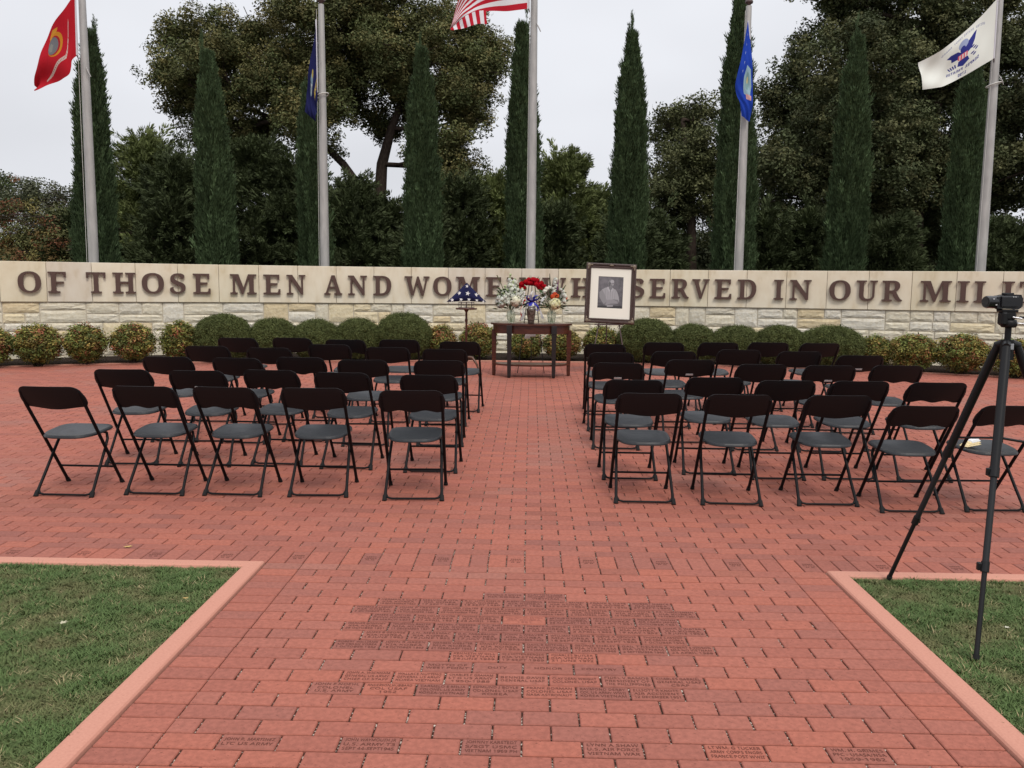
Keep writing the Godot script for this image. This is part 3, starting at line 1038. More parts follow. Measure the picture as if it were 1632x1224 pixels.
# a juniper: conical, dense, branches down to the ground
func cedar(x: float, z: float, top: float, half: float, sprays: Array, label: String, tone: Color) -> void:
	var t := thing("cedar_tree", Vector3(x, 0.22, z), 0.0, label, "tree", "dark cedars behind the wall")
	var h := top - 0.22
	var tb := MB.new()
	tb.tube([Vector3(0, -0.1, 0), Vector3(0.05, h * 0.5, 0), Vector3(0, h * 0.93, 0)], [0.14, 0.09, 0.02], 7)
	var spots := [[], []]
	var boughs := int(36 + h * half * 8.5)
	for i in boughs:
		var f := pow(rng.randf(), 0.85)
		var y := h * (0.04 + 0.93 * f)
		var r: float = half * pow(1.0 - f, 0.62) * rng.randf_range(0.65, 1.15) + 0.08
		var a := rng.randf() * TAU
		var out := Vector3(cos(a), 0, sin(a))
		var tip := out * r + Vector3(0, y + r * 0.35, 0)
		tb.tube([Vector3(0, y, 0), out * r * 0.6 + Vector3(0, y + r * 0.1, 0), tip], [0.03, 0.02, 0.008], 4, false)
		var shade := rng.randf_range(0.7, 1.3)
		for k in 17:
			var p := Vector3(0, y, 0).lerp(tip, pow(rng.randf(), 0.55)) + Vector3(rng.randfn(), rng.randfn(), rng.randfn()) * 0.17
			var dir := (out * 0.7 + Vector3(rng.randfn() * 0.5, 0.5 + rng.randfn() * 0.4, rng.randfn() * 0.5)).normalized()
			var q := Basis(Quaternion(Vector3.UP, dir)) * Basis(Vector3.UP, rng.randf() * TAU)
			var sc := rng.randf_range(0.38, 0.72)
			spots[k % 2].append([Transform3D(q.scaled(Vector3(sc, sc, sc)), p), Color(tone.r * shade, tone.g * shade, tone.b * shade)])
	part("trunk", tb.mesh(), M.bark, t)
	scatter("crown", t, sprays[0], spots[0] + spots[1])

# an Italian cypress: a narrow column of upright sprays
func cypress(a: Array, sprays: Array, label: String) -> void:
	var t := thing("cypress_tree", Vector3(a[0], 0.22, a[1]), 0.0, label, "tree", "columnar cypresses along the wall")
	var h: float = a[3] - 0.22
	var half: float = a[4] * 0.76
	var lean: float = a[2]
	var tb := MB.new()
	tb.tube([Vector3(0, -0.1, 0), Vector3(lean * 0.5, h * 0.5, 0), Vector3(lean, h * 0.9, 0)], [0.12, 0.08, 0.02], 7)
	part("trunk", tb.mesh(), M.bark, t)
	var lobes := FastNoiseLite.new()
	lobes.seed = int(abs(a[0]) * 100.0)
	lobes.frequency = 0.55
	var prof := func(f: float) -> float:
		return half * 0.93 * (1.0 - 0.14 * f) * pow(clamp(1.0 - pow(f, 4.0), 0.0, 1.0), 1.05) + 0.01
	var spots := [[], []]
	for i in int(h * half * 2300.0):
		var f := rng.randf()
		f = f if rng.randf() < 0.85 else 1.0 - pow(rng.randf(), 2.0) * 0.3
		var ang := rng.randf() * TAU
		var r: float = prof.call(f) * (1.0 + 0.3 * lobes.get_noise_3d(cos(ang) * 2.4, f * h * 0.7, sin(ang) * 2.4) + 0.3 * lobes.get_noise_3d(cos(ang) * 6.5 + 9.0, f * h * 1.6, sin(ang) * 6.5))
		var out := Vector3(cos(ang), 0, sin(ang))
		var p := out * r * (rng.randf_range(0.78, 1.0) if i % 4 else rng.randf_range(0.15, 0.8)) + Vector3(lean * f, h * f * 0.97 - 0.1, 0)
		var dir := (Vector3.UP + out * rng.randf_range(0.05, 0.38) + Vector3(rng.randfn(), 0, rng.randfn()) * 0.1).normalized()
		var sc := rng.randf_range(0.18, 0.46) * (1.0 if f < 0.9 else 0.8)
		var k := rng.randf_range(0.6, 1.35)
		var q := Basis(Quaternion(Vector3.UP, dir)) * Basis(Vector3.UP, rng.randf() * TAU)
		k *= 1.0 + 0.45 * lobes.get_noise_3d(cos(ang) * 6.0 + 40.0, f * h * 0.9, sin(ang) * 6.0)
		spots[i % 2].append([Transform3D(q.scaled(Vector3(sc, sc * 1.25, sc)), p), Color(0.07 * k, 0.105 * k, 0.048 * k)])
	# loose leaders at the tip
	for e in 4:
		var off := Vector3(rng.randf_range(-0.16, 0.16), 0, rng.randf_range(-0.12, 0.12))
		var hi := h * (1.06 if e == 0 else rng.randf_range(0.96, 1.03))
		for i in 46:
			var f := rng.randf()
			var y: float = lerp(h * 0.82, hi, f)
			var p := Vector3(lean * y / h, y - 0.12, 0) + off * (1.0 - 0.35 * f) + Vector3(rng.randfn(), 0, rng.randfn()) * 0.05 * (1.08 - f)
			var k := rng.randf_range(0.6, 1.3)
			var sc := rng.randf_range(0.14, 0.28)
			spots[0].append([Transform3D((Basis(Vector3(rng.randfn(), 0, rng.randfn()).normalized(), 0.2) * Basis(Vector3.UP, rng.randf() * TAU)).scaled(Vector3(sc * 0.7, sc * 1.2, sc * 0.7)), p), Color(0.07 * k, 0.105 * k, 0.048 * k)])
	scatter("crown", t, sprays[0], spots[0] + spots[1])

var gap_count := {}
func cedar_label(x: float, top: float, light: bool) -> String:
	var xs := [-8.78, -6.54, -4.62, -2.37, -0.11, 2.09, 4.34, 6.49, 8.53]
	var names := ["red flag", "gap beyond the red flag", "navy flag", "spreading oak", "striped flag", "open sky", "blue flag", "gap between blue and white flags", "white flag"]
	var k := 0
	for i in 9:
		if x > xs[i]: k = i
	var n: int = gap_count.get(k, 0)
	gap_count[k] = n + 1
	return "%s cedar, %s, beside the cypress at the %s" % ["pale-tipped" if light else "dark", ["tall", "lower", "broad", "short", "slim"][min(n, 4)], names[k]]

func make_trees() -> void:
	var oak := [leaf_clump(11, 76, 0.1, 1.7)]
	var elm := [leaf_clump(13, 70, 0.093, 1.9)]
	var fine := [needle_spray(21, 46, 0.22, 0.03), needle_spray(22, 46, 0.22, 0.03)]
	var cyp := [needle_spray(23, 44, 0.17, 0.028), needle_spray(24, 44, 0.17, 0.028)]
	broadleaf("oak_tree", "broad olive-brown oak spreading above the cypresses beside the sky gap", "", [[[-4.81,2.17,-27.00],[-4.75,3.79,-27.00],[-4.65,5.20,-27.00],[-4.35,6.28,-27.00],[-3.94,7.31,-27.00]], [[-4.79,2.54,-26.50],[-5.10,4.25,-26.50],[-5.73,5.12,-26.50],[-6.63,5.99,-26.50],[-7.76,6.44,-26.50],[-8.80,6.80,-26.50]]], [[-10.55,8.67,-28.49,1.52,1.22],[-8.53,9.21,-27.95,1.58,1.09],[-6.06,9.27,-25.92,1.46,0.91],[-4.36,9.61,-26.70,1.60,1.13],[-2.64,9.47,-28.46,1.40,1.20],[-1.56,8.02,-27.24,0.77,1.06],[-2.89,7.33,-27.08,1.54,1.15],[-5.02,8.34,-28.22,1.80,1.20],[-6.89,7.65,-26.16,1.67,0.93],[-9.52,7.77,-28.39,1.62,0.91],[-10.67,7.16,-27.39,0.94,0.70],[-2.01,6.65,-26.94,0.77,0.57],[-8.18,6.49,-27.25,1.17,0.58],[-9.94,6.28,-26.69,0.96,0.57],[-2.98,5.50,-26.14,0.93,0.84],[-2.70,4.13,-25.36,0.91,0.82],[-2.06,4.39,-27.78,0.56,0.70],[-5.45,8.36,-26.47,1.50,1.12],[-10.69,7.66,-26.29,0.66,0.56],[-11.45,8.86,-27.75,0.49,0.39],[-1.24,8.79,-28.79,0.45,0.61],[-6.68,6.40,-25.30,1.08,0.69],[-6.32,7.45,-27.73,1.18,0.99],[-3.84,6.69,-27.67,0.99,0.79],[-3.64,8.06,-25.59,1.45,1.09],[-5.49,9.24,-26.69,1.51,0.94],[-7.71,8.33,-27.10,1.54,0.96],[-9.08,7.69,-26.02,1.30,0.93],[-2.25,8.07,-28.69,1.02,1.22],[-6.57,5.76,-26.25,0.68,0.41],[-2.44,5.51,-27.45,0.79,0.79],[-9.18,6.31,-28.47,1.02,0.57]], elm, [Color(0.115, 0.122, 0.048), Color(0.14, 0.138, 0.056), Color(0.092, 0.108, 0.042), Color(0.175, 0.155, 0.062)], 0.25, 165.0, 0.6)
	broadleaf("oak_tree", "tall dark green oak filling the sky behind the white flag", "", [[[10.90,2.27,-25.00],[10.88,3.86,-25.00],[11.09,5.59,-25.00],[11.37,7.13,-25.00],[10.91,8.81,-25.00]]], [[9.02,9.06,-26.49,1.11,0.92],[10.24,9.34,-25.95,1.35,0.90],[10.77,8.42,-23.92,1.33,1.16],[12.65,8.73,-24.70,1.20,1.03],[8.15,7.80,-26.46,0.93,0.93],[9.02,7.17,-25.24,1.42,1.15],[10.56,6.80,-25.08,1.58,1.41],[12.90,6.52,-26.22,1.47,1.47],[13.34,6.79,-24.16,1.18,1.52],[7.37,6.34,-26.39,0.78,1.12],[8.11,5.28,-25.39,1.35,1.17],[9.76,4.54,-24.94,1.42,1.24],[11.68,4.24,-25.25,1.61,1.26],[13.16,4.02,-24.69,1.23,1.23],[6.65,4.08,-24.14,1.03,1.03],[13.67,5.03,-23.36,0.99,1.48],[8.53,10.06,-25.78,0.89,0.71],[9.92,10.11,-24.47,1.18,0.68],[11.84,10.06,-24.29,1.34,0.84],[9.04,3.73,-25.75,1.10,0.92],[11.71,3.27,-26.79,1.34,0.96],[8.61,7.53,-23.30,1.30,0.98],[11.31,7.82,-25.73,1.44,1.26],[12.80,7.64,-25.67,1.43,1.26],[9.50,5.52,-23.59,1.50,1.17],[11.43,5.38,-24.69,1.57,1.22],[13.05,5.11,-25.10,1.42,1.24],[8.30,5.91,-24.02,1.19,1.02],[7.94,6.76,-26.69,0.85,0.94],[8.13,4.28,-24.25,1.21,1.04],[6.89,5.11,-25.45,0.90,0.90],[14.49,8.90,-26.47,1.10,1.10]], oak, [Color(0.09, 0.105, 0.048), Color(0.11, 0.12, 0.056), Color(0.075, 0.09, 0.042), Color(0.13, 0.13, 0.06)], 0.26, 150.0, 0.6)
	broadleaf("oak_tree", "smaller loose-crowned oak standing between two cypresses", "", [[[4.84,2.24,-26.00],[4.73,3.71,-26.00],[4.55,5.17,-26.00],[4.38,6.43,-26.00]]], [[4.47,6.49,-26.83,0.80,0.80],[4.26,5.33,-26.53,0.85,0.85],[4.80,5.26,-25.40,0.63,0.90],[4.65,4.06,-25.84,1.11,1.02],[4.08,3.68,-26.81,0.87,0.87],[5.45,3.91,-26.13,0.75,1.12],[4.97,6.62,-26.04,0.46,0.55],[3.84,4.51,-26.68,0.57,0.57],[4.48,4.75,-25.53,0.91,0.82],[4.38,6.02,-26.77,0.76,0.76],[5.26,4.65,-26.22,0.75,0.93]], oak, [Color(0.11, 0.12, 0.052), Color(0.135, 0.14, 0.065), Color(0.09, 0.1, 0.046)], 0.16, 120.0, 0.58)
	broadleaf("autumn_tree", "low tree with orange and yellow autumn leaves beyond the wall", "", [[[-9.2, 0.2, -23.0], [-9.1, 1.6, -23.0], [-9.3, 3.0, -23.0]]], [[-14.27,3.17,-23.50,0.60,0.51],[-13.49,2.83,-23.32,0.68,0.60],[-12.44,2.55,-22.64,0.50,0.50],[-13.70,2.31,-22.90,0.84,0.50],[-13.31,3.27,-23.49,0.51,0.43],[-14.81,2.81,-23.08,0.68,0.68]], elm, [Color(0.2, 0.13, 0.05), Color(0.2, 0.17, 0.06), Color(0.14, 0.14, 0.055), Color(0.22, 0.09, 0.045), Color(0.12, 0.135, 0.055), Color(0.13, 0.14, 0.06)], 0.12, 120.0, 0.5)
	broadleaf("broadleaf_tree", "small grey-green tree beside the first cypress", "", [[[-11.2, 0.2, -27.0], [-11.2, 2.2, -27.0], [-11.3, 4.0, -27.0]]], [[-15.64,4.27,-27.66,0.70,0.56],[-14.91,3.86,-27.42,0.50,0.70],[-15.59,3.86,-26.52,0.58,0.58],[-14.65,3.04,-26.87,0.49,0.78]], elm, [Color(0.11, 0.12, 0.07), Color(0.13, 0.135, 0.085), Color(0.09, 0.1, 0.055)], 0.12, 120.0, 0.52)
	broadleaf("broadleaf_tree", "small dark green tree standing over the autumn tree", "", [[[-13.6, 0.2, -29.0], [-13.6, 2.4, -29.0], [-13.6, 4.4, -29.0]]], [[-17.85,4.65,-29.50,0.60,0.54],[-18.43,4.00,-29.32,0.75,0.75],[-17.05,3.95,-28.64,0.52,0.52]], oak, [Color(0.06, 0.08, 0.03), Color(0.075, 0.095, 0.04)], 0.14, 120.0, 0.52)
	var i := 0
	for a in [[-10.77,-24.00,5.40,1.28],[-9.50,-23.00,4.83,1.16],[-7.72,-24.50,5.34,1.55],[-9.33,-25.00,5.07,1.26],[-6.53,-24.00,4.59,1.29],[-4.98,-24.00,4.10,1.29],[-4.11,-25.00,3.61,1.08],[-1.96,-24.00,4.04,1.00],[-1.05,-25.00,4.42,0.81],[0.99,-25.00,5.09,1.10],[1.80,-26.00,4.12,0.84],[3.37,-24.50,3.45,0.88],[0.54,-23.50,3.34,0.68],[-11.62,-24.00,3.79,0.87],[2.57,-23.50,3.02,0.84],[6.11,-23.00,3.34,0.99],[7.26,-23.00,3.19,0.99],[9.38,-23.00,3.12,0.98],[12.03,-22.50,3.03,0.96],[-2.81,-23.20,3.03,0.92],[-12.44,-23.50,3.06,0.77]]:
		var light: bool = i in [0, 9, 10, 8]
		cedar(a[0], a[1], a[2], a[3], fine, cedar_label(a[0] * 18.5 / -a[1], a[2], light), Color(0.14, 0.165, 0.06) if light else Color(0.062, 0.078, 0.034))
		i += 1
	var where := ["beside the red flag's pole", "between the red flag and the dark navy flag", "behind the dark navy flag", "in front of the spreading oak's trunk", "behind the striped flag's pole, two-tipped", "standing alone against the sky", "behind the bright blue flag", "between the blue flag and the white flag", "beside the white flag's pole"]
	i = 0
	for a in [[-8.78,-17.27,0.08,6.32,0.46], [-6.54,-18.11,-0.16,6.15,0.46], [-4.62,-18.61,-0.13,5.63,0.39], [-2.37,-18.97,-0.03,6.47,0.48], [-0.11,-19.10,-0.16,7.06,0.46], [2.09,-19.00,-0.00,6.85,0.47], [4.34,-18.67,-0.09,7.45,0.51], [6.49,-18.12,0.03,6.54,0.44], [8.53,-17.38,-0.04,5.92,0.44]]:
		cypress(a, cyp, "narrow dark cypress " + where[i])
		i += 1
	# the far wood that closes the view between the trunks, read as one mass
	var spots := [[], []]
	for k in 9000:
		var x := rng.randf_range(-34.0, 34.0)
		var z := rng.randf_range(-40.0, -33.0)
		var hh := 3.4 + 1.1 * stain.get_noise_2d(x * 30.0, 7.0)
		if x < -9.5: hh *= 0.72
		var sc := rng.randf_range(0.8, 1.4)
		var kk := rng.randf_range(0.6, 1.2)
		spots[k % 2].append([Transform3D(turn_random().scaled(Vector3(sc, sc, sc)), Vector3(x, 0.2 + hh * pow(rng.randf(), 0.8), z)), Color(0.045 * kk, 0.052 * kk, 0.026 * kk)])
	var wood := Node3D.new()
	wood.name = "far_wood"
	add_child(wood)
	tag(wood, "far dark mass of scrub trees seen between the trunks", "wood", "", "stuff")
	scatter("foliage", wood, oak[0], spots[0] + spots[1])

func make_bed_plants() -> void:
	# mulch bed between the plaza and the wall, edged by a thin concrete strip
	var bed := MB.new()
	var strip := MB.new()
	var t := -30.0
	while t < 30.0:
		var p := []
		for d in [t, t + 1.0]:
			var a := deg_to_rad(d)
			var q := Vector2(sin(a), -cos(a))
			for r in [22.0, 22.09]:
				var f: Vector2 = q * r + Vector2(0, 7.7)
				p.append(Vector3(f.x, gy(f.y) + 0.012, f.y))
			var g := q * 24.6 + Vector2(0, 7.7)
			p.append(Vector3(g.x, gy(-14.8) + 0.05, g.y))
		strip.quad(p[0], p[3], p[4], p[1], Vector3.UP)
		strip.quad(p[0], p[3], p[3] - Vector3(0, 0.05, 0), p[0] - Vector3(0, 0.05, 0), Vector3(0, 0, 1))
		bed.quad(p[1] - Vector3(0, 0.012, 0), p[4] - Vector3(0, 0.012, 0), p[5], p[2], Vector3.UP)
		t += 1.0
	structure("mulch_bed", bed.mesh(), M.mulch)
	tag(part("bed_edging", strip.mesh(), M.kerb_concrete, self), "thin pale concrete strip between the plaza bricks and planting bed", "edging")
	var tiny := [leaf_clump(31, 60, 0.085, 1.5, 0.5), leaf_clump(32, 60, 0.085, 1.5, 0.5)]
	var by := ["largest round clipped shrub beside the reddish nandina, stand side", "second clipped shrub out from the flag stand's end", "middle clipped shrub of the five on the flag stand side", "second clipped shrub from the flag stand", "big round clipped shrub nearest the flag stand", "big round clipped shrub beside the portrait easel", "second clipped shrub from the portrait easel", "middle clipped shrub of the five on the portrait side", "fourth clipped shrub from the portrait easel", "wide clipped shrub furthest from the portrait easel"]
	var i := 0
	for a in [[-5.00,-13.87,0.46,0.99], [-4.25,-14.08,0.39,0.93], [-3.56,-14.23,0.41,0.90], [-2.90,-14.36,0.38,0.93], [-2.15,-14.47,0.46,1.02], [1.94,-14.49,0.47,0.97], [2.71,-14.39,0.39,0.89], [3.40,-14.27,0.42,0.88], [4.08,-14.12,0.41,0.90], [4.84,-13.92,0.53,0.91]]:
		var g := gy(a[1]) + 0.03
		var h: float = a[3] - g
		var o := thing("boxwood_shrub", Vector3(a[0], g, a[1]), 0.0, by[i], "shrub", "clipped round shrubs in the bed")
		var r := Vector3(a[2], h * 0.53, a[2] * 0.95)
		var stem := MB.new()
		stem.tube([Vector3(0, -0.05, 0), Vector3(0.02, h * 0.5, 0)], [0.03, 0.02], 6)
		part("stem", stem.mesh(), M.bark, o)
		var spots := [[], []]
		var n := int(4000 * r.x * r.y * 4.0)
		for k in n:
			var d := Vector3(rng.randfn(), rng.randfn(), rng.randfn()).normalized()
			if d.y < -0.85: continue
			var bulge := 1.0 + 0.05 * stain.get_noise_3d(d.x * 40.0 + i * 50.0, d.y * 40.0, d.z * 40.0)
			var p := Vector3(d.x * r.x, d.y * r.y, d.z * r.z) * bulge * (rng.randf_range(0.9, 1.0) if k % 3 else rng.randf_range(0.35, 0.92)) + Vector3(0, h * 0.49, 0)
			var sc := rng.randf_range(0.09, 0.15) * (1.0 if k % 3 else 1.5)
			var kk := rng.randf_range(0.7, 1.3)
			spots[k % 2].append([Transform3D(turn_random().scaled(Vector3(sc, sc, sc)), p), Color(0.1 * kk, 0.118 * kk, 0.04 * kk)])
		scatter("foliage", o, tiny[0], spots[0] + spots[1])
		i += 1
	# heavenly bamboo: loose, red, yellow and green
	var nan := [leaf_clump(41, 40, 0.11, 2.2, 0.6)]
	var greens := [Color(0.14, 0.17, 0.045), Color(0.18, 0.19, 0.05), Color(0.24, 0.2, 0.055), Color(0.11, 0.13, 0.045)]
	var warms := [Color(0.26, 0.14, 0.055), Color(0.34, 0.26, 0.08), Color(0.18, 0.15, 0.055), Color(0.25, 0.09, 0.05)]
	var nby := ["mottled nandina bush at the far open end of the bed, flag side", "wide mottled nandina, second from the bed's open end", "yellow-green nandina with bare wall on both sides", "reddest nandina bush, two out from the clipped shrubs", "nandina touching the largest clipped shrub, flag side", "small golden nandina against the biggest clipped shrub by the stand", "nandina behind the folded flag's stand", "nandina seen under the table, on the flag side", "nandina seen under the table, on the portrait side", "orange-tinged nandina behind the portrait easel", "small nandina touching the widest clipped shrub, portrait side", "red-sided nandina, second beyond the clipped shrubs on portrait side", "wide nandina seen behind the camera tripod", "last nandina of the bed, past the camera tripod"]
	i = 0
	for a in [[-8.14,-12.75,0.33,0.85], [-7.56,-12.98,0.37,0.88], [-6.95,-13.24,0.32,0.88], [-6.31,-13.48,0.36,0.88], [-5.65,-13.70,0.30,0.92], [-1.52,-14.6,0.25,0.85], [-0.89,-14.62,0.31,0.91], [-0.09,-14.65,0.28,0.78], [0.54,-14.64,0.33,0.81], [1.21,-14.62,0.31,0.86], [5.50,-13.78,0.25,0.80], [6.01,-13.6,0.40,0.84], [6.66,-13.35,0.40,0.89], [7.32,-13.06,0.37,0.83]]:
		var g := gy(a[1]) + 0.03
		var h: float = a[3] - g
		var o := thing("nandina_bush", Vector3(a[0], g, a[1]), 0.0, nby[i], "bush", "nandina bushes in the bed")
		var stems := MB.new()
		var spots := [[], []]
		var red := rng.randf_range(0.12, 0.48)
		for k in int(520 * a[2] / 0.35):
			var d := Vector3(rng.randfn(), rng.randfn() * 0.95, rng.randfn()).normalized()
			var p := Vector3(d.x * a[2], d.y * h * 0.5, d.z * a[2] * 0.9) * (rng.randf_range(0.62, 0.88) if k % 3 else rng.randf_range(0.2, 0.7)) + Vector3(0, h * 0.49, 0)
			if p.y < 0.03: continue
			var sc := rng.randf_range(0.14, 0.24)
			var kk := rng.randf_range(0.7, 1.4)
			var warm: int = 1 if rng.randf() < red * (0.45 + 0.8 * (d.y * 0.5 + 0.5)) else 0
			spots[warm].append([Transform3D(turn_random().scaled(Vector3(sc, sc * 0.8, sc)), p), (warms if warm else greens)[rng.randi() % 4] * kk])
			if k % 9 == 0:
				stems.tube([Vector3(d.x * 0.06, -0.04, d.z * 0.06), Vector3(p.x * 0.6, p.y * 0.6, p.z * 0.6), p], [0.008, 0.006, 0.003], 4, false)
		part("stems", stems.mesh(), M.bark, o)
		scatter("foliage", o, nan[0], spots[0] + spots[1])
		i += 1

# ---------------------------------------------------------------- drawing on small pictures (flat print only)
func poly(im: Image, pts: Array, col: Color) -> void:
	var w := im.get_width()
	var h := im.get_height()
	var lo := h
	var hi := 0
	for p in pts:
		lo = min(lo, int(p.y * h))
		hi = max(hi, int(p.y * h) + 1)
	for y in range(max(lo, 0), min(hi, h - 1) + 1):
		var xs := []
		for i in pts.size():
			var a: Vector2 = pts[i] * Vector2(w, h)
			var b: Vector2 = pts[(i + 1) % pts.size()] * Vector2(w, h)
			if (a.y <= y + 0.5) != (b.y <= y + 0.5):
				xs.append(a.x + (y + 0.5 - a.y) / (b.y - a.y) * (b.x - a.x))
		xs.sort()
		for i in range(0, xs.size() - 1, 2):
			var x0: int = clamp(int(round(xs[i])), 0, w)
			var x1: int = clamp(int(round(xs[i + 1])), 0, w)
			if x1 > x0:
				im.fill_rect(Rect2i(x0, y, x1 - x0, 1), col)

func oval(c: Vector2, r: Vector2, turn := 0.0, n := 28) -> Array:
	var o := []
	for i in n:
		var a := TAU * i / n
		o.append(c + (Vector2(cos(a) * r.x, sin(a) * r.y)).rotated(turn))
	return o

func star(c: Vector2, r: float, aspect: float, turn := 0.0) -> Array:
	var o := []
	for i in 10:
		var a := -PI / 2 + turn + TAU * i / 10.0
		var k := r if i % 2 == 0 else r * 0.4
		o.append(c + Vector2(cos(a) * k, sin(a) * k * aspect))
	return o

const GLYPH := {"S": "111100111001111", "E": "111100111100111", "M": "101111111101101", "P": "111101111100100", "R": "110101110101101", "A": "010101111101101", "T": "111010010010010", "U": "101101101101111", "1": "010110010010111", "7": "111001010010010", "9": "111101111001111", "0": "111101101101111", "N": "111101101101101", "I": "111010010010111", "D": "110101101101110", "C": "111100100100111", "O": "111101101101111", "G": "111100101101111", "V": "101101101101010", "Y": "101101010010010", " ": "000000000000000"}
func pixel_text(im: Image, text: String, at: Vector2i, px: int, col: Color, mirrored := false, rise := 0.0) -> void:
	for i in text.length():
		var g: String = GLYPH.get(text[i], GLYPH[" "])
		for k in 15:
			if g[k] == "1":
				var x := i * 4 + k % 3
				if mirrored: x = text.length() * 4 - x
				var y := k / 3 * px + int(rise * pow(float(x) / (text.length() * 4) - 0.5, 2.0) * 4.0)
				im.fill_rect(Rect2i(at.x + x * px, at.y + y, px, px), col)

func resample(pts: Array, n: int) -> Array:
	var c := Curve3D.new()
	for p in pts:
		c.add_point(p)
	# smooth handles
	for i in range(1, pts.size() - 1):
		var d: Vector3 = (pts[i + 1] - pts[i - 1]) * 0.17
		c.set_point_in(i, -d)
		c.set_point_out(i, d)
	var o := []
	var l := c.get_baked_length()
	for i in n + 1:
		o.append(c.sample_baked(l * i / n, true))
	return o

# cloth between an upper and a lower edge that both run from the hoist to the fly; waves run across it
func cloth(upper: Array, lower: Array, amp: float, waves: float, phase: float, slant := 0.6, nu := 36, nv := 16, grow := 0.8) -> ArrayMesh:
	var a := resample(upper, nu)
	var b := resample(lower, nu)
	var p := []
	for j in nv + 1:
		for i in nu + 1:
			var s := float(i) / nu
			var t := float(j) / nv
			var q: Vector3 = a[i].lerp(b[i], t)
			q.z += amp * pow(s, grow) * (sin(TAU * waves * (s + slant * t) + phase) + 0.35 * sin(TAU * waves * 2.3 * (s - 0.4 * t) + phase * 2.0))
			p.append(q)
	var nrm := []
	for j in nv + 1:
		for i in nu + 1:
			var du: Vector3 = p[j * (nu + 1) + min(i + 1, nu)] - p[j * (nu + 1) + max(i - 1, 0)]
			var dv: Vector3 = p[min(j + 1, nv) * (nu + 1) + i] - p[max(j - 1, 0) * (nu + 1) + i]
			var k := du.cross(dv).normalized()
			if k.z < 0: k = -k
			nrm.append(k)
	var m := MB.new()
	for j in nv:
		for i in nu:
			var e := [j * (nu + 1) + i, j * (nu + 1) + i + 1, (j + 1) * (nu + 1) + i + 1, (j + 1) * (nu + 1) + i]
			var uv := []
			for k in e:
				uv.append(Vector2(1.0 - float(k % (nu + 1)) / nu, float(k / (nu + 1)) / nv))
			m.tri(p[e[0]], p[e[1]], p[e[2]], nrm[e[0]], nrm[e[1]], nrm[e[2]], uv[0], uv[1], uv[2])
			m.tri(p[e[0]], p[e[2]], p[e[3]], nrm[e[0]], nrm[e[2]], nrm[e[3]], uv[0], uv[2], uv[3])
	return m.mesh()

func flag_material(im: Image, called: String) -> StandardMaterial3D:
	var m := mat(called, Color(1, 1, 1), 0.85, 0.25)
	m.albedo_texture = ImageTexture.create_from_image(im)
	m.cull_mode = BaseMaterial3D.CULL_DISABLED
	m.backlight_enabled = true
	m.backlight = Color(0.25, 0.25, 0.25)
	m.texture_repeat = false
	return m

func flag(called: String, label: String, mesh: ArrayMesh, m: Material, hoist: Array, at: Vector3) -> void:
	var o := thing(called, at, 0.0, label, "flag", "flags on the flagpoles")
	var c := part("cloth", mesh, m, o, -at)
	var tape := MB.new()
	tape.tube(hoist, [0.016, 0.016], 6)
	var ht := part("hoist_tape", tape.mesh(), M.hoist_tape, o, -at)
	for h in [hoist[0], hoist[-1]]:
		var clip := MB.new()
		clip.tube([h, h + Vector3(0.02, -0.06, -0.02)], [0.012, 0.008], 5)
		part("snap_hook", clip.mesh(), M.finial, ht)

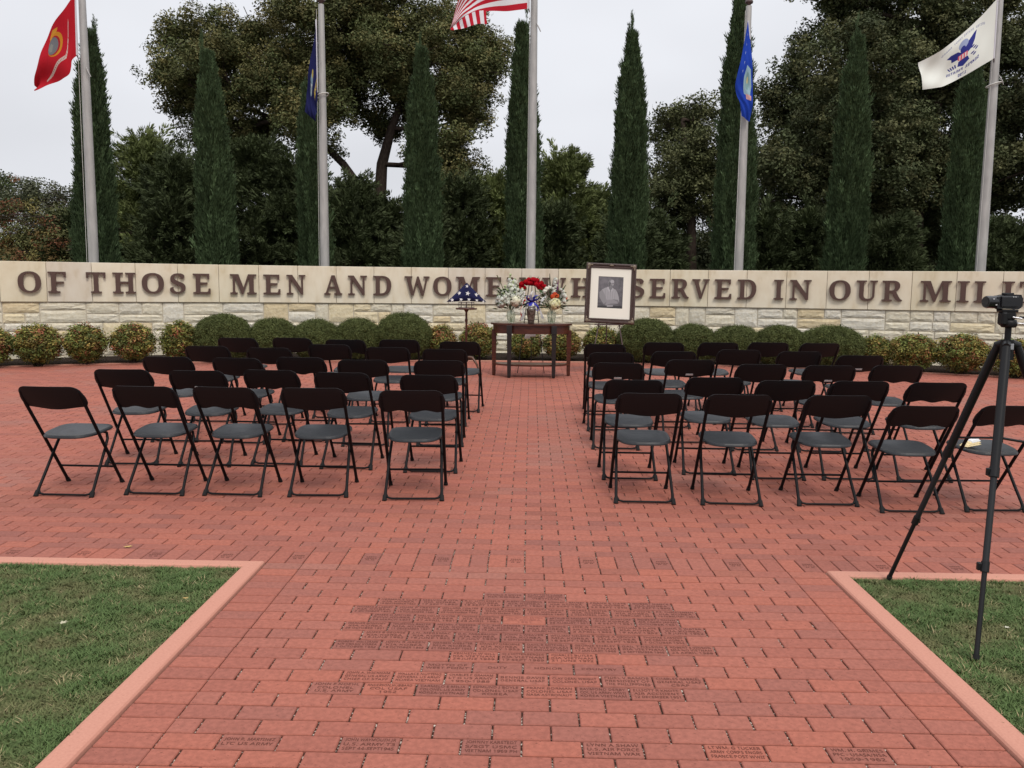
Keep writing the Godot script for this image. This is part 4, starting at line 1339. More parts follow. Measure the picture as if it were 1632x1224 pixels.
func make_flagpoles() -> void:
	var poles := [[-7.9, -15.48, 7.2, "flagpole carrying the red flag with a scroll"], [-4.0, -16.7, 6.72, "flagpole carrying the limp dark navy flag"], [-0.01, -17.1, 8.4, "flagpole carrying the red and white striped flag"], [3.97, -16.7, 6.72, "flagpole carrying the limp bright blue flag"], [7.92, -15.46, 7.2, "flagpole carrying the white flag with an eagle"]]
	var i := 0
	for p in poles:
		var o := thing("flagpole", Vector3(p[0], 0.2, p[1]), 0.0, p[3], "flagpole", "grey flagpoles behind the wall")
		var h: float = p[2] - 0.2
		var b := MB.new()
		b.lathe([[0.088, -0.1], [0.086, h * 0.35], [0.076, h * 0.62], [0.062, h * 0.85], [0.052, h], [0.0, h + 0.001]], Vector3.ZERO, 20)
		part("pole", b.mesh(), M.pole_aluminium, o)
		var c := MB.new()
		c.lathe([[0.09, 0.0], [0.13, 0.02], [0.13, 0.05], [0.09, 0.07]], Vector3.ZERO, 20)
		part("base_collar", c.mesh(), M.pole_aluminium, o)
		var f := MB.new()
		f.lathe([[0.03, h - 0.005], [0.034, h + 0.03], [0.07, h + 0.05], [0.075, h + 0.08], [0.06, h + 0.1], [0.0, h + 0.101]], Vector3.ZERO, 16)
		part("truck", f.mesh(), M.finial, o)
		var g := MB.new()
		g.lathe([[0.062, h + 0.1], [0.066, h + 0.12], [0.05, h + 0.24], [0.0, h + 0.26]], Vector3.ZERO, 16)
		part("cap", g.mesh(), M.pole_aluminium, o)
		var r := MB.new()
		var ro: float = 0.085
		r.tube([Vector3(-0.075, h - 0.1, 0.06), Vector3(-0.088, h * 0.5, 0.065), Vector3(-0.094, 1.3, 0.06)], [0.004, 0.004, 0.004], 5)
		part("halyard", r.mesh(), M.rope, o)
		var cl := MB.new()
		var cy: float = [4.95, 0.0, 6.2, 0.0, 4.9][i]
		if cy > 0:
			cl.tube([Vector3(0.05, cy + 0.1, 0.06), Vector3(0.1, cy, 0.08), Vector3(0.13, cy - 0.06, 0.07)], [0.008, 0.012, 0.008], 6)
			part("cleat", cl.mesh(), M.pole_aluminium, o)
		var ry: float = [0.0, 4.87, 0.0, 0.0, 4.85][i]
		if ry > 0:
			var ring := MB.new()
			var pts := []
			for k in 17:
				var a := TAU * k / 16.0
				pts.append(Vector3(cos(a) * 0.115, ry + sin(a * 1.0 + 1.2) * 0.035, sin(a) * 0.115))
			ring.tube(pts, [0.011], 6, false)
			part("retainer_ring", ring.mesh(), M.rope, o)
		i += 1
	# red flag: grey globe on a gold anchor ring, pale scroll below
	var im := Image.create(384, 256, false, Image.FORMAT_RGB8)
	im.fill(lin(0.42, 0.012, 0.022))
	poly(im, oval(Vector2(0.56, 0.33), Vector2(0.125, 0.2)), lin(0.5, 0.2, 0.02))
	poly(im, oval(Vector2(0.54, 0.325), Vector2(0.1, 0.165)), lin(0.3, 0.02, 0.025))
	poly(im, oval(Vector2(0.525, 0.31), Vector2(0.088, 0.15)), lin(0.14, 0.14, 0.15))
	poly(im, [Vector2(0.45, 0.26), Vector2(0.51, 0.22), Vector2(0.54, 0.3), Vector2(0.5, 0.4), Vector2(0.46, 0.35)], lin(0.2, 0.2, 0.18))
	poly(im, [Vector2(0.5, 0.12), Vector2(0.58, 0.06), Vector2(0.66, 0.12), Vector2(0.62, 0.17), Vector2(0.58, 0.14), Vector2(0.53, 0.17)], lin(0.55, 0.24, 0.03))
	var up := []
	var dn := []
	for k in 13:
		var s := k / 12.0
		var cx: float = lerp(0.22, 0.84, s)
		var cy: float = 0.78 + 0.05 * sin(s * 9.0) - 0.12 * s - (0.42 * pow(max(s - 0.75, 0.0) * 4.0, 1.6))
		up.append(Vector2(cx, cy - 0.035))
		dn.push_front(Vector2(cx, cy + 0.035))
	poly(im, up + dn, lin(0.52, 0.4, 0.36))
	for k in 22:
		var s := k / 21.0
		var q: Vector2 = up[int(s * 11)].lerp(up[int(s * 11) + 1], fmod(s * 11.0, 1.0))
		im.fill_rect(Rect2i(int(q.x * 384), int((q.y + 0.02) * 256), 3, 8), lin(0.35, 0.08, 0.06))
	flag("red_flag", "red flag with grey globe emblem and pale scroll, hanging in folds", cloth([Vector3(-7.97, 6.5, -15.4), Vector3(-8.10, 6.22, -15.3), Vector3(-8.38, 5.87, -15.28), Vector3(-8.56, 5.48, -15.3), Vector3(-8.73, 5.05, -15.38), Vector3(-8.76, 4.93, -15.4)], [Vector3(-7.99, 5.45, -15.4), Vector3(-8.05, 5.36, -15.35), Vector3(-8.09, 5.1, -15.3), Vector3(-8.38, 4.97, -15.3), Vector3(-8.72, 4.82, -15.36)], 0.055, 1.4, 0.4), flag_material(im, "red_flag_print"), [Vector3(-7.975, 6.5, -15.4), Vector3(-7.995, 5.45, -15.4)], Vector3(-7.98, 5.45, -15.4))
	# white flag: blue eagle with a striped shield
	im = Image.create(512, 320, false, Image.FORMAT_RGB8)
	im.fill(lin(0.72, 0.72, 0.66))
	var navy := lin(0.03, 0.035, 0.2)
	poly(im, [Vector2(0.5, 0.4), Vector2(0.56, 0.3), Vector2(0.66, 0.2), Vector2(0.7, 0.18), Vector2(0.67, 0.34), Vector2(0.62, 0.47), Vector2(0.55, 0.52)], navy)
	poly(im, [Vector2(0.5, 0.44), Vector2(0.44, 0.36), Vector2(0.35, 0.33), Vector2(0.3, 0.36), Vector2(0.36, 0.44), Vector2(0.37, 0.52), Vector2(0.46, 0.54)], navy)
	poly(im, oval(Vector2(0.515, 0.27), Vector2(0.07, 0.1)), lin(0.3, 0.34, 0.5))
	poly(im, oval(Vector2(0.51, 0.37), Vector2(0.035, 0.07)), navy)
	poly(im, [Vector2(0.45, 0.44), Vector2(0.57, 0.44), Vector2(0.57, 0.56), Vector2(0.51, 0.64), Vector2(0.45, 0.56)], lin(0.6, 0.12, 0.16))
	poly(im, [Vector2(0.45, 0.42), Vector2(0.57, 0.42), Vector2(0.57, 0.47), Vector2(0.45, 0.47)], navy)
	for k in 3:
		poly(im, [Vector2(0.468 + k * 0.035, 0.48), Vector2(0.482 + k * 0.035, 0.48), Vector2(0.482 + k * 0.035, 0.58), Vector2(0.468 + k * 0.035, 0.58)], lin(0.7, 0.66, 0.62))
	poly(im, [Vector2(0.46, 0.6), Vector2(0.57, 0.58), Vector2(0.6, 0.68), Vector2(0.52, 0.75), Vector2(0.45, 0.7)], navy)
	for k in 5:
		poly(im, oval(Vector2(0.64 + 0.03 * (k % 3), 0.46 + 0.045 * k), Vector2(0.028, 0.016), -0.7 + 0.4 * (k % 2)), navy)
	for k in 4:
		poly(im, [Vector2(0.32 + k * 0.03, 0.62), Vector2(0.335 + k * 0.03, 0.62), Vector2(0.37 + k * 0.022, 0.71), Vector2(0.355 + k * 0.022, 0.71)], navy)
	pixel_text(im, "SEMPER PARATUS", Vector2i(150, 248), 4, navy, true, -14.0)
	pixel_text(im, "1790", Vector2i(228, 285), 4, navy, true)
	pixel_text(im, "UNITED STATES COAST GUARD", Vector2i(118, 20), 3, lin(0.28, 0.29, 0.4), true, 40.0)
	flag("white_flag", "off-white flag with blue eagle emblem streaming from its pole", cloth([Vector3(7.85, 6.46, -15.39), Vector3(7.54, 6.11, -15.36), Vector3(7.27, 5.86, -15.34), Vector3(6.91, 5.57, -15.34), Vector3(6.59, 5.4, -15.36)], [Vector3(7.86, 5.47, -15.39), Vector3(7.62, 5.33, -15.33), Vector3(7.32, 5.15, -15.3), Vector3(6.95, 4.97, -15.3), Vector3(6.65, 4.93, -15.34)], 0.05, 1.3, 2.2), flag_material(im, "white_flag_print"), [Vector3(7.85, 6.46, -15.39), Vector3(7.855, 5.47, -15.39)], Vector3(7.85, 5.47, -15.39))
	# striped flag: the fly corner has curled over and hangs, showing its other side
	im = Image.create(416, 260, false, Image.FORMAT_RGB8)
	var red := lin(0.46, 0.015, 0.03)
	var white := lin(0.72, 0.7, 0.72)
	for k in 13:
		im.fill_rect(Rect2i(0, k * 20, 416, 20), red if k % 2 == 0 else white)
	im.fill_rect(Rect2i(250, 0, 166, 140), lin(0.02, 0.025, 0.11))
	for r in 9:
		for k in (6 if r % 2 == 0 else 5):
			poly(im, star(Vector2((264.0 + k * 27.6 + (0.0 if r % 2 == 0 else 13.8)) / 416.0, (14.0 + r * 14.0) / 260.0), 0.014, 416.0 / 260.0), white)
	im.fill_rect(Rect2i(408, 0, 8, 260), white)
	var us := MB.new()
	var m1 := cloth([Vector3(-0.11, 8.2, -17.0), Vector3(-0.6, 8.1, -16.95), Vector3(-1.05, 7.65, -16.9), Vector3(-1.4, 7.0, -16.93), Vector3(-1.6, 6.4, -17.0)], [Vector3(-0.12, 6.75, -17.0), Vector3(-0.5, 6.69, -16.95), Vector3(-0.92, 6.68, -16.92), Vector3(-1.3, 6.57, -16.95), Vector3(-1.61, 6.35, -17.0)], 0.035, 1.6, 1.0)
	var usm := flag_material(im, "striped_flag_print")
	flag("striped_flag", "red and white striped flag with its fly corner curled under", m1, usm, [Vector3(-0.105, 8.2, -17.0), Vector3(-0.115, 6.75, -17.0)], Vector3(-0.11, 6.75, -17.0))
	var fo := get_node("striped_flag")
	var fi := Image.create(260, 64, false, Image.FORMAT_RGB8)
	for k in 11:
		fi.fill_rect(Rect2i(k * 24, 0, 24, 64), red if k % 2 == 0 else white)
	var fold := cloth([Vector3(-0.92, 6.69, -16.9), Vector3(-1.1, 6.66, -16.86), Vector3(-1.3, 6.58, -16.88), Vector3(-1.6, 6.37, -16.97)], [Vector3(-0.9, 6.43, -16.88), Vector3(-1.05, 6.43, -16.85), Vector3(-1.3, 6.36, -16.86), Vector3(-1.57, 6.33, -16.95)], 0.015, 2.0, 0.3, 0.2, 26, 8)
	part("curled_corner", fold, flag_material(fi, "striped_fold_print"), fo, Vector3(0.11, -6.75, 17.0))
	# dark navy flag, limp
	im = Image.create(256, 384, false, Image.FORMAT_RGB8)
	im.fill(lin(0.012, 0.014, 0.07))
	poly(im, oval(Vector2(0.45, 0.36), Vector2(0.17, 0.1)), lin(0.17, 0.24, 0.3))
	poly(im, oval(Vector2(0.58, 0.34), Vector2(0.05, 0.07)), lin(0.35, 0.28, 0.08))
	poly(im, [Vector2(0.3, 0.38), Vector2(0.42, 0.28), Vector2(0.46, 0.42)], lin(0.6, 0.62, 0.62))
	poly(im, [Vector2(0.42, 0.66), Vector2(0.98, 0.66), Vector2(0.98, 0.78), Vector2(0.42, 0.78)], lin(0.4, 0.3, 0.06))
	pixel_text(im, "NAVY", Vector2i(128, 262), 7, lin(0.02, 0.02, 0.1), true)
	flag("navy_flag", "limp dark navy flag with pale emblem and yellow band", cloth([Vector3(-4.075, 6.42, -16.6), Vector3(-4.1, 6.1, -16.57), Vector3(-4.17, 5.76, -16.55), Vector3(-4.25, 5.2, -16.54), Vector3(-4.29, 4.73, -16.56)], [Vector3(-4.07, 5.1, -16.6), Vector3(-4.06, 4.95, -16.56), Vector3(-4.07, 4.8, -16.53), Vector3(-4.08, 4.65, -16.53), Vector3(-4.1, 4.56, -16.54)], 0.04, 2.2, 0.6, 0.15), flag_material(im, "navy_flag_print"), [Vector3(-4.075, 6.42, -16.6), Vector3(-4.075, 5.1, -16.6)], Vector3(-4.075, 5.1, -16.6))
	# bright blue flag, limp
	im = Image.create(256, 384, false, Image.FORMAT_RGB8)
	im.fill(lin(0.015, 0.05, 0.36))
	poly(im, [Vector2(0.28, 0.5), Vector2(0.46, 0.42), Vector2(0.6, 0.52), Vector2(0.6, 0.86), Vector2(0.4, 0.92), Vector2(0.27, 0.82)], lin(0.28, 0.42, 0.48))
	poly(im, oval(Vector2(0.44, 0.66), Vector2(0.1, 0.13)), lin(0.2, 0.33, 0.35))
	poly(im, oval(Vector2(0.45, 0.65), Vector2(0.04, 0.05)), lin(0.5, 0.45, 0.25))
	poly(im, [Vector2(0.23, 0.6), Vector2(0.29, 0.6), Vector2(0.29, 0.9), Vector2(0.23, 0.88)], lin(0.6, 0.35, 0.34))
	for k in 5:
		poly(im, star(Vector2(0.5 + 0.1 * k, 0.27 + 0.03 * (k % 2)), 0.025, 0.66), lin(0.7, 0.72, 0.75))
	flag("blue_flag", "limp bright blue flag with pale shield emblem and small stars", cloth([Vector3(3.93, 6.42, -16.56), Vector3(3.83, 5.79, -16.5), Vector3(3.73, 5.25, -16.5), Vector3(3.83, 4.95, -16.52), Vector3(3.87, 4.71, -16.54)], [Vector3(3.99, 6.1, -16.58), Vector3(4.03, 5.6, -16.5), Vector3(4.05, 5.1, -16.48), Vector3(4.05, 4.8, -16.48), Vector3(4.02, 4.6, -16.5)], 0.03, 2.0, 1.2, 0.3), flag_material(im, "blue_flag_print"), [Vector3(3.93, 6.42, -16.58), Vector3(3.985, 6.1, -16.58)], Vector3(3.95, 6.1, -16.58))

# ---------------------------------------------------------------- table, vases, urn, wreath
func demilune(rx: float, rz: float, y0: float, y1: float, inset := 0.0) -> ArrayMesh:
	var b := MB.new()
	var o := PackedVector2Array()
	for i in 33:
		var a := PI * i / 32.0
		o.append(Vector2(cos(a) * (rx - inset), sin(a) * (rz - inset)))
	# lies flat: outline (x, z)
	b.slab(o, y0, y1, Transform3D(Basis(Vector3(1, 0, 0), Vector3(0, 0, 1), Vector3(0, 1, 0)), Vector3.ZERO))
	return b.mesh()

func leg_mesh(top: float, w0: float, w1: float) -> ArrayMesh:
	var b := MB.new()
	var r := [[0.0, w1 * 0.8], [0.03, w1], [top * 0.55, (w0 + w1) * 0.5], [top, w0]]
	for i in r.size() - 1:
		for s in [[1, 0], [-1, 0], [0, 1], [0, -1]]:
			var d := Vector3(s[0], 0, s[1])
			var e := Vector3(s[1], 0, s[0])
			var a: float = r[i][1] * 0.5
			var c: float = r[i + 1][1] * 0.5
			b.quad((d + e) * a + Vector3.UP * r[i][0], (d - e) * a + Vector3.UP * r[i][0], (d - e) * c + Vector3.UP * r[i + 1][0], (d + e) * c + Vector3.UP * r[i + 1][0], d)
	b.quad(Vector3(-1, 0, -1) * w1 * 0.4, Vector3(1, 0, -1) * w1 * 0.4, Vector3(1, 0, 1) * w1 * 0.4, Vector3(-1, 0, 1) * w1 * 0.4, Vector3.DOWN)
	return b.mesh()

func make_table_and_flowers() -> void:
	var g := gy(-12.45)
	var at := Vector3(0.012, g, -12.66)
	var t := thing("console_table", at, 0.0, "dark mahogany half-round console table with slim legs and a low shelf", "table")
	var h := 0.775
	part("tabletop", demilune(0.6, 0.44, h - 0.024, h), M.dark_mahogany, t)
	part("apron", demilune(0.565, 0.405, h - 0.145, h - 0.0225), M.dark_mahogany, t)
	part("shelf", demilune(0.565, 0.405, 0.165, 0.19), M.dark_mahogany, t)
	var lm := leg_mesh(h - 0.1, 0.07, 0.05)
	for p in [[-0.315, 0.375], [0.325, 0.375], [-0.545, 0.09], [0.55, 0.09]]:
		part("leg", lm, M.black_wood if p[1] > 0.2 else M.dark_mahogany, t, Vector3(p[0], 0, p[1] - 0.02))
	for p in [[-0.315, 0.369], [0.325, 0.369]]:
		var b := MB.new()
		b.box(Vector3(p[0], h - 0.084, p[1] + 0.012), Vector3(0.078, 0.122, 0.03), 0.003)
		part("inlay_panel", b.mesh(), M.black_wood, t)
	var ty := g + h
	# urn
	var u := thing("urn", Vector3(0.005, ty, -12.36), 0.0, "mottled bronze urn with a pale metal rim in the middle of the table", "urn")
	var b := MB.new()
	b.lathe([[0.0, 0.0], [0.04, 0.0], [0.043, 0.006], [0.05, 0.06], [0.06, 0.13], [0.067, 0.19], [0.066, 0.212], [0.055, 0.222]], Vector3.ZERO, 28)
	part("body", b.mesh(), M.urn_metal, u)
	b = MB.new()
	b.lathe([[0.055, 0.222], [0.05, 0.226], [0.05, 0.234], [0.053, 0.238], [0.053, 0.25], [0.048, 0.256], [0.0, 0.257]], Vector3.ZERO, 28)
	part("lid", b.mesh(), M.urn_band, u)
	bouquet("flower_vase", Vector3(-0.285, ty, -12.42), true, "glass vase of tall white flowers and a cream hydrangea on the table")
	bouquet("flower_vase", Vector3(0.30, ty, -12.42), false, "glass vase of white, orange and pale yellow flowers on the table")
	wreath()

func petal_ball(seed_: int, r: float, count: int, tones: Array, size: float) -> ArrayMesh:
	var q := RandomNumberGenerator.new()
	q.seed = seed_
	var b := MB.new()
	b.tint = Color(tones[0].r * 0.6, tones[0].g * 0.6, tones[0].b * 0.6)
	b.ball(Vector3.ZERO, Vector3.ONE * r * 0.8, 6, 9)
	for i in count:
		var d := Vector3(q.randfn(), q.randfn(), q.randfn()).normalized()
		var c: Color = tones[q.randi() % tones.size()]
		var k := q.randf_range(0.85, 1.08)
		b.tint = Color(c.r * k, c.g * k, c.b * k)
		var x := d.cross(Vector3(q.randfn(), q.randfn(), q.randfn())).normalized()
		var y := d.cross(x)
		var at := d * r * q.randf_range(0.86, 1.02)
		for e in 4:
			var ang := TAU * e / 4.0
			var o := (x * cos(ang) + y * sin(ang))
			var s := (x * -sin(ang) + y * cos(ang)) * size * 0.5
			var nn := (d + o * 0.4).normalized()
			b.tri(at, at + o * size + s + d * size * 0.1, at + o * size - s - d * size * 0.15, nn, nn, nn)
	return b.mesh()

func bouquet(called: String, at: Vector3, white: bool, label: String) -> void:
	var o := thing(called, at, 0.0, label, "flowers", "flower vases on the table")
	var b := MB.new()
	var prof := [[0.0, 0.004], [0.04, 0.004], [0.042, 0.012], [0.052, 0.06], [0.062, 0.12], [0.058, 0.165], [0.046, 0.185], [0.054, 0.205]]
	b.lathe(prof, Vector3.ZERO, 24)
	for k in 16:
		var a := TAU * k / 16.0
		var pts := []
		for q in [[0.045, 0.02], [0.055, 0.07], [0.063, 0.12], [0.058, 0.165]]:
			pts.append(Vector3(cos(a) * q[0], q[1], sin(a) * q[0]))
		b.tube(pts, [0.003], 4, false)
	part("vase", b.mesh(), M.vase_glass, o)
	var r := RandomNumberGenerator.new()
	r.seed = 77 if white else 78
	var st := MB.new()
	st.tint = Color(0.05, 0.09, 0.03)
	var lv := MB.new()
	var heads := []
	for i in 14:
		var a := r.randf() * TAU
		var e := Vector3(cos(a) * r.randf_range(0.02, 0.16), r.randf_range(0.32, 0.5), sin(a) * r.randf_range(0.02, 0.12))
		st.tube([Vector3(-cos(a) * 0.02, 0.02, -sin(a) * 0.02), Vector3(cos(a) * 0.02, 0.2, sin(a) * 0.02), e], [0.003], 5, false)
	part("stems", st.mesh(), M.leaf, o)
	for i in 190:
		var a := r.randf() * TAU
		var c := Vector3(cos(a) * r.randf_range(0.03, 0.19), r.randf_range(0.2, 0.48), sin(a) * r.randf_range(0.03, 0.13))
		var d := Vector3(cos(a), r.randf_range(-0.2, 1.0), sin(a)).normalized()
		var s := d.cross(Vector3(r.randfn(), r.randfn(), r.randfn())).normalized() * r.randf_range(0.006, 0.014)
		var l := r.randf_range(0.05, 0.11)
		var nn := s.cross(d).normalized()
		var k := r.randf_range(0.5, 1.5)
		lv.tint = Color(0.045 * k, 0.075 * k, 0.03 * k)
		lv.tri(c, c + d * l * 0.5 + s, c + d * l, nn, nn, nn)
		lv.tri(c, c + d * l, c + d * l * 0.5 - s, nn, nn, nn)
	part("leaves", lv.mesh(), M.leaf, o)
	var w := [Color(0.72, 0.74, 0.66), Color(0.68, 0.7, 0.58), Color(0.76, 0.76, 0.72)]
	var g := [Color(0.5, 0.6, 0.32), Color(0.6, 0.66, 0.42)]
	var small := petal_ball(5, 0.03, 34, w, 0.019)
	var bud := petal_ball(6, 0.019, 18, g, 0.012)
	if white:
		# spikes of white blossom, greenish at the tip
		for s in [[-0.02, 0.72, 0.0, 0.3], [0.02, 0.62, 0.02, 0.28], [-0.09, 0.55, 0.02, 0.24], [0.07, 0.58, -0.02, 0.25], [-0.13, 0.5, -0.03, 0.2], [0.11, 0.5, 0.02, 0.2], [-0.05, 0.5, 0.06, 0.2], [0.04, 0.47, 0.08, 0.18], [0.14, 0.42, 0.04, 0.14], [-0.16, 0.4, 0.03, 0.14], [0.0, 0.56, 0.05, 0.24], [0.1, 0.54, 0.05, 0.2], [0.16, 0.52, -0.03, 0.2], [-0.2, 0.44, 0.0, 0.16], [0.05, 0.66, -0.03, 0.2], [-0.11, 0.46, 0.07, 0.16]]:
			var tip := Vector3(s[0], s[1], s[2])
			var low := Vector3(s[0] * 0.75, s[1] - s[3], s[2] * 0.7)
			var n := int(s[3] / 0.02)
			for k in n:
				var f := float(k) / n
				var p := low.lerp(tip, f) + Vector3(r.randfn(), r.randfn() * 0.3, r.randfn()) * 0.016 * (1.2 - f)
				var m := part("blossom", bud if f > 0.72 else small, M.petal, o, p)
				var q := r.randf_range(0.8, 1.3) * (1.15 - 0.5 * f)
				m.scale = Vector3.ONE * q
				m.rotation = Vector3(r.randf() * 6, r.randf() * 6, 0)
		var tw := MB.new()
		tw.tint = Color(0.1, 0.11, 0.05)
		tw.tube([Vector3(-0.08, 0.4, 0), Vector3(-0.16, 0.6, 0), Vector3(-0.21, 0.69, 0)], [0.006, 0.005, 0.008], 5)
		part("twig", tw.mesh(), M.leaf, o)
		part("hydrangea", petal_ball(7, 0.08, 190, [Color(0.74, 0.71, 0.52), Color(0.78, 0.76, 0.6)], 0.02), M.petal, o, Vector3(0.065, 0.325, 0.09))
		part("hydrangea", petal_ball(8, 0.055, 120, w, 0.018), M.petal, o, Vector3(0.1, 0.42, 0.02))
		for p in [[-0.18, 0.36, 0.03], [-0.2, 0.31, 0.0], [-0.14, 0.28, 0.08], [-0.17, 0.25, 0.02], [0.13, 0.38, -0.04], [0.15, 0.47, -0.02]]:
			part("blossom", small, M.petal, o, Vector3(p[0], p[1], p[2]))
	else:
		part("hydrangea", petal_ball(9, 0.085, 190, [Color(0.72, 0.68, 0.36), Color(0.74, 0.72, 0.48)], 0.02), M.petal, o, Vector3(0.045, 0.29, 0.09))
		var orange := petal_ball(10, 0.034, 44, [Color(0.7, 0.13, 0.04), Color(0.75, 0.18, 0.06), Color(0.55, 0.06, 0.03)], 0.018)
		for p in [[0.04, 0.42, 0.07], [0.01, 0.39, 0.09], [0.07, 0.395, 0.06], [0.19, 0.37, 0.0]]:
			part("rose", orange, M.petal, o, Vector3(p[0], p[1], p[2]))
		var carn := petal_ball(15, 0.034, 46, [Color(0.74, 0.7, 0.58), Color(0.76, 0.74, 0.66)], 0.018)
		for p in [[-0.07, 0.5, 0.0], [-0.1, 0.46, 0.03], [-0.03, 0.52, -0.02], [-0.13, 0.42, 0.0]]:
			part("carnation", carn, M.petal, o, Vector3(p[0], p[1], p[2]))
		for s in [[0.045, 0.66, 0.0, 0.2], [0.15, 0.52, 0.0, 0.16], [0.17, 0.45, 0.03, 0.12]]:
			for k in int(s[3] / 0.022):
				part("blossom", small, M.petal, o, Vector3(s[0] + r.randfn() * 0.012, s[1] - s[3] + k * 0.022, s[2] + r.randfn() * 0.012)).scale = Vector3.ONE * r.randf_range(0.6, 1.0)
		for s in [[[-0.02, 0.4], [-0.03, 0.58], [-0.035, 0.72], Color(0.07, 0.075, 0.04)], [[0.06, 0.4], [0.08, 0.54], [0.09, 0.64], Color(0.14, 0.04, 0.13)], [[0.1, 0.4], [0.16, 0.5], [0.2, 0.56], Color(0.06, 0.09, 0.04)]]:
			var sp := MB.new()
			sp.tint = s[3]
			sp.tube([Vector3(s[0][0], s[0][1], 0), Vector3(s[1][0], s[1][1], 0), Vector3(s[2][0], s[2][1], 0)], [0.005, 0.011, 0.004], 6)
			part("flower_spike", sp.mesh(), M.leaf, o)

func ribbon(pts: Array, wide: Array, m: Material, parent: Node, called := "ribbon") -> void:
	var p := resample(pts, 18)
	var b := MB.new()
	for i in 18:
		var f := i / 18.0
		var w0: float = lerp(wide[0], wide[1], f) * 0.5
		var w1: float = lerp(wide[0], wide[1], (i + 1) / 18.0) * 0.5
		var s0 := Vector3(cos(f * 3.0), 0, sin(f * 3.0) * 0.6) * w0
		var s1 := Vector3(cos((i + 1) / 6.0), 0, sin((i + 1) / 6.0) * 0.6) * w1
		b.quad(p[i] - s0, p[i] + s0, p[i + 1] + s1, p[i + 1] - s1, Vector3(0, 0.1, 1))
		b.quad(p[i] - s0 - Vector3(0, 0, 0.002), p[i] + s0 - Vector3(0, 0, 0.002), p[i + 1] + s1 - Vector3(0, 0, 0.002), p[i + 1] - s1 - Vector3(0, 0, 0.002), Vector3(0, 0.1, -1))
	part(called, b.mesh(), m, parent)

func wreath() -> void:
	var z := -12.93
	var g := gy(z)
	var o := thing("memorial_wreath", Vector3(0.012, g, z), 0.0, "fan of red carnations with blue bow on a wire easel behind table", "wreath")
	var e := MB.new()
	e.tube([Vector3(-0.03, 1.42, 0.0), Vector3(-0.2, 0.0, 0.12)], [0.006], 6)
	e.tube([Vector3(0.03, 1.42, 0.0), Vector3(0.2, 0.0, 0.12)], [0.006], 6)
	e.tube([Vector3(0.0, 1.42, -0.01), Vector3(0.0, 0.0, -0.35)], [0.006], 6)
	e.tube([Vector3(-0.1, 0.8, 0.05), Vector3(0.1, 0.8, 0.05)], [0.005], 6)
	part("wire_easel", e.mesh(), M.tripod_grey, o)
	var c := petal_ball(17, 0.034, 46, [Color(0.42, 0.006, 0.012), Color(0.5, 0.01, 0.02), Color(0.34, 0.004, 0.01)], 0.02)
	var r := RandomNumberGenerator.new()
	r.seed = 19
	for i in 66:
		var a := deg_to_rad(r.randf_range(18.0, 168.0))
		var rad := r.randf_range(0.125, 0.205)
		var p := Vector3(cos(a) * rad * 1.0, 1.2 + sin(a) * rad, r.randf_range(0.0, 0.05))
		var m := part("carnation", c, M.petal, o, p)
		m.rotation = Vector3(r.randf() * 6, r.randf() * 6, 0)
		m.scale = Vector3.ONE * r.randf_range(0.75, 1.05)
	var fr := MB.new()
	for i in 60:
		var a := deg_to_rad(r.randf_range(5.0, 175.0))
		var d := Vector3(cos(a), sin(a), r.randf_range(-0.3, 0.3)).normalized()
		var p := Vector3(cos(a) * 0.17, 1.2 + sin(a) * 0.17, -0.01)
		var s := d.cross(Vector3(0, 0, 1)).normalized() * 0.009
		var k := r.randf_range(0.6, 1.4)
		fr.tint = Color(0.04 * k, 0.065 * k, 0.025 * k)
		fr.tri(p - s, p + s, p + d * r.randf_range(0.06, 0.11), Vector3(0, 0, 1), Vector3(0, 0, 1), Vector3(0, 0, 1))
	part("fern", fr.mesh(), M.leaf, o)
	# bow: loops of blue, red and white ribbon
	var by := 1.07
	for k in 10:
		var a := TAU * k / 10.0 + 0.2
		var d := Vector3(cos(a), sin(a) * 0.75, 0)
		var sd := Vector3(-sin(a), cos(a), 0) * 0.03
		var l := 0.14 + 0.04 * (k % 3)
		ribbon([Vector3(0, by, 0.06), d * l * 0.6 + Vector3(0, by, 0.11) + sd, d * l + Vector3(0, by, 0.09), d * l * 0.5 + Vector3(0, by, 0.05) - sd, Vector3(0, by, 0.055)], [0.055, 0.055], [M.blue_ribbon, M.blue_ribbon, M.white_cloth, M.blue_ribbon, M.red_cloth][k % 5], o, "bow_loop")
	ribbon([Vector3(-0.13, 1.22, 0.1), Vector3(-0.14, 1.05, 0.13), Vector3(-0.12, 0.9, 0.12), Vector3(-0.15, 0.79, 0.11)], [0.06, 0.05], M.white_cloth, o)
	ribbon([Vector3(-0.1, 1.1, 0.1), Vector3(-0.17, 0.95, 0.11), Vector3(-0.15, 0.86, 0.11), Vector3(-0.17, 0.78, 0.1)], [0.03, 0.025], M.red_cloth, o)
	ribbon([Vector3(0.2, 1.16, 0.12), Vector3(0.15, 1.08, 0.14), Vector3(0.13, 0.95, 0.13), Vector3(0.17, 0.82, 0.12)], [0.05, 0.045], M.white_cloth, o)
	ribbon([Vector3(0.02, 1.0, 0.07), Vector3(-0.02, 0.8, 0.08), Vector3(-0.05, 0.62, 0.09), Vector3(-0.06, 0.52, 0.1)], [0.05, 0.09], M.white_cloth, o)
	ribbon([Vector3(0.03, 1.0, 0.06), Vector3(0.03, 0.8, 0.07), Vector3(0.02, 0.62, 0.08), Vector3(-0.0, 0.55, 0.1)], [0.06, 0.13], M.white_cloth, o)

